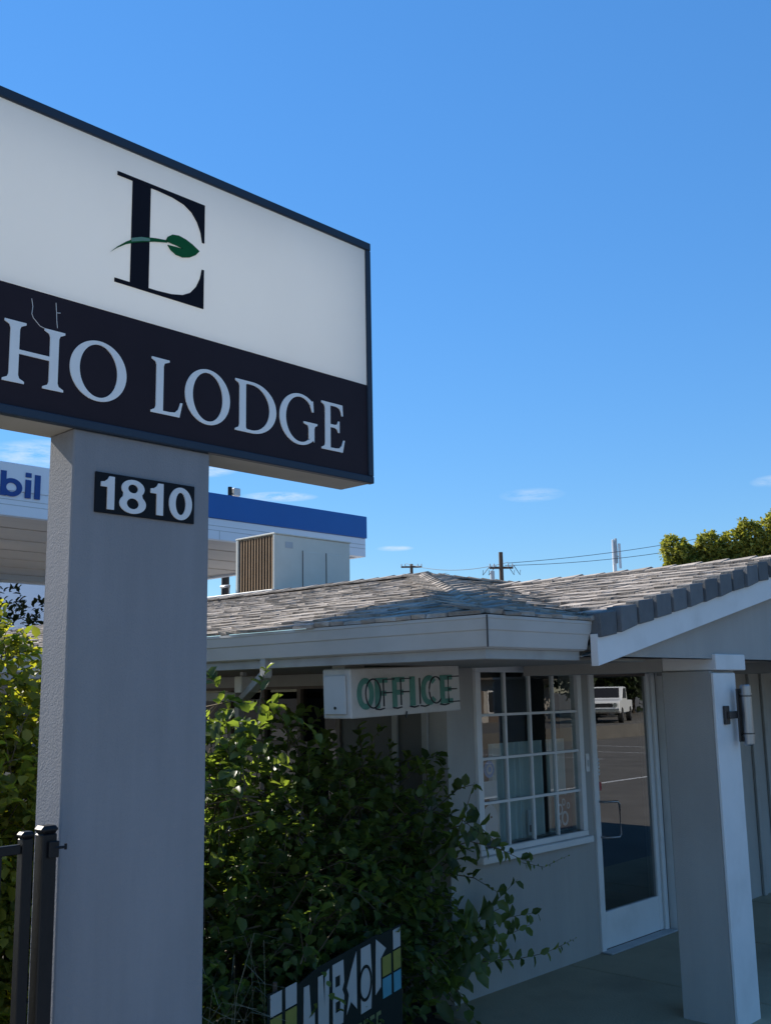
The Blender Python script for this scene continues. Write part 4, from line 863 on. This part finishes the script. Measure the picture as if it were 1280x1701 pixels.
tree('shadow_caster_tree', 'unseen tree added left of the view to shade the roof corner and gutter', 1.1, 10.6, 8.2, [((1.45, -.55, 7.35), (.55, .38, .22)), ((1.9, -.60, 7.25), (.45, .34, .22)), ((1.2, -.45, 7.25), (.4, .3, .2)), ((2.3, -.55, 7.3), (.35, .3, .2))], 900, .15, 'leaf_tree')  # added out of view; crown placed to throw shade on roof corner and gutter
# ================================================================== ACROSS THE LOT (seen reflected in the glass)
def pickup(loc, rz):
    t = thing('pickup_truck', 'white pickup truck parked across the lot, reflected in the door glass', 'truck', (0, 0, 0))
    # x = along the truck, cab forward (+x), y = width
    prof = [(-2.6, .55), (-2.6, 1.02), (-.5, 1.04), (-.45, 1.08), (-.15, 1.62), (.0, 1.68), (1.0, 1.68), (1.45, 1.12), (2.45, 1.04), (2.55, .95), (2.55, .55), (2.2, .45), (-2.2, .45)]
    MB().prism(prof[:], -.92, .92, lambda a, c, h: (a, h, c)).build('body', 'truck_white', t, bevel=.03)
    for s in (-1, 1): MB().prism([(.0, 1.14), (1.32, 1.14), (.95, 1.60), (.05, 1.60)], .921*s, .935*s, lambda a, c, h: (a, h, c)).build('window', 'truck_dark', t)
    MB().hexa([(1.42, -.78, 1.17), (1.42, .78, 1.17), (1.40, .78, 1.16), (1.40, -.78, 1.16), (1.06, -.74, 1.63), (1.06, .74, 1.63), (1.04, .74, 1.62), (1.04, -.74, 1.62)]).build('windscreen', 'truck_dark', t)
    MB().box(-.44, -.30, -.74, .74, 1.15, 1.55).build('rear_window', 'truck_dark', t)
    MB().box(-2.5, -.6, -.8, .8, 1.03, 1.045).build('bed', 'truck_dark', t)
    for x in (2.56, -2.72): MB().box(x, x+.12, -.9, .9, .5, .68).build('bumper', 'chrome', t, bevel=.02)
    MB().box(2.551, 2.57, -.6, .6, .74, .92).build('grille', 'truck_dark', t)
    for s in (-1, 1):
        MB().tube([(2.55, .72*s, .84), (2.59, .72*s, .84)], .1, 14).build('headlight', 'chrome', t); MB().box(-2.615, -2.601, .72*s-.06, .72*s+.06, .75, .98).build('tail_light', 'red_lamp', t)
        for x in (-1.55, 1.65):
            wl_ = MB().tube([(x, .74*s, .36), (x, .95*s, .36)], .36, 20).build('wheel', 'tyre', t); MB().tube([(x, .951*s, .36), (x, .965*s, .36)], .2, 14).build('rim', 'chrome', wl_)
    t.rotation_euler = (0, 0, rz); t.location = loc; t.scale = (1.0, 1.0, 1.0)
pickup((44.35, -18.2, .40), math.radians(156))
rl = MB().box(25, 80, -60, -15.6, -.2, .40).build('upper_lot', 'asphalt'); struct(rl)
# trees and a motel wing across the lot
wg = thing('motel_wing', 'low motel wing across the lot, reflected in the office window', 'building', (38, -24, 0))
box('wall', 'grey_bldg', wg, 27, 49, -30, -24, -.16, 2.6)
MB().prism([(-30.8, 2.55), (-23.2, 2.55), (-23.2, 2.7), (-27, 4.2), (-30.8, 2.7)], 26.4, 49.6, lambda a, c, h: (h, a, c)).build('roof', 'deck', wg)
for i in range(6):
    x = 28+i*3.5; f_ = box('door', 'brown_frame', wg, x, x+.95, -23.995, -23.95, -.1, 2.0); f_ = box('window', 'white_trim', wg, x+1.3, x+2.8, -23.995, -23.95, .8, 2.0); box('pane', 'truck_dark', f_, x+1.38, x+2.72, -23.949, -23.94, .88, 1.92)
for i, (x, y, h) in enumerate(((46, -34, 8.5), (51, -23, 7.5), (55, -25, 9), (60, -26, 8), (66, -27, 9), (36, -36, 9), (49.5, -31, 8))):
    tree('lot_tree', 'dark tree across the lot, %s' % ('rising behind the end of the motel wing', 'reflected directly behind the pickup cab', 'reflected just beyond the pickup', 'second tree beyond the pickup', 'farthest of the reflected row', 'rising behind the middle of the motel wing', 'close behind the corner of the motel wing')[i], x, y, h, [((random.uniform(-1.6, 1.6), random.uniform(-1.6, 1.6), h*random.uniform(.35, .85)), (2.0, 2.0, 1.7)) for _ in range(9)], 700, .36, 'leaf_dark', 'trees across the lot')
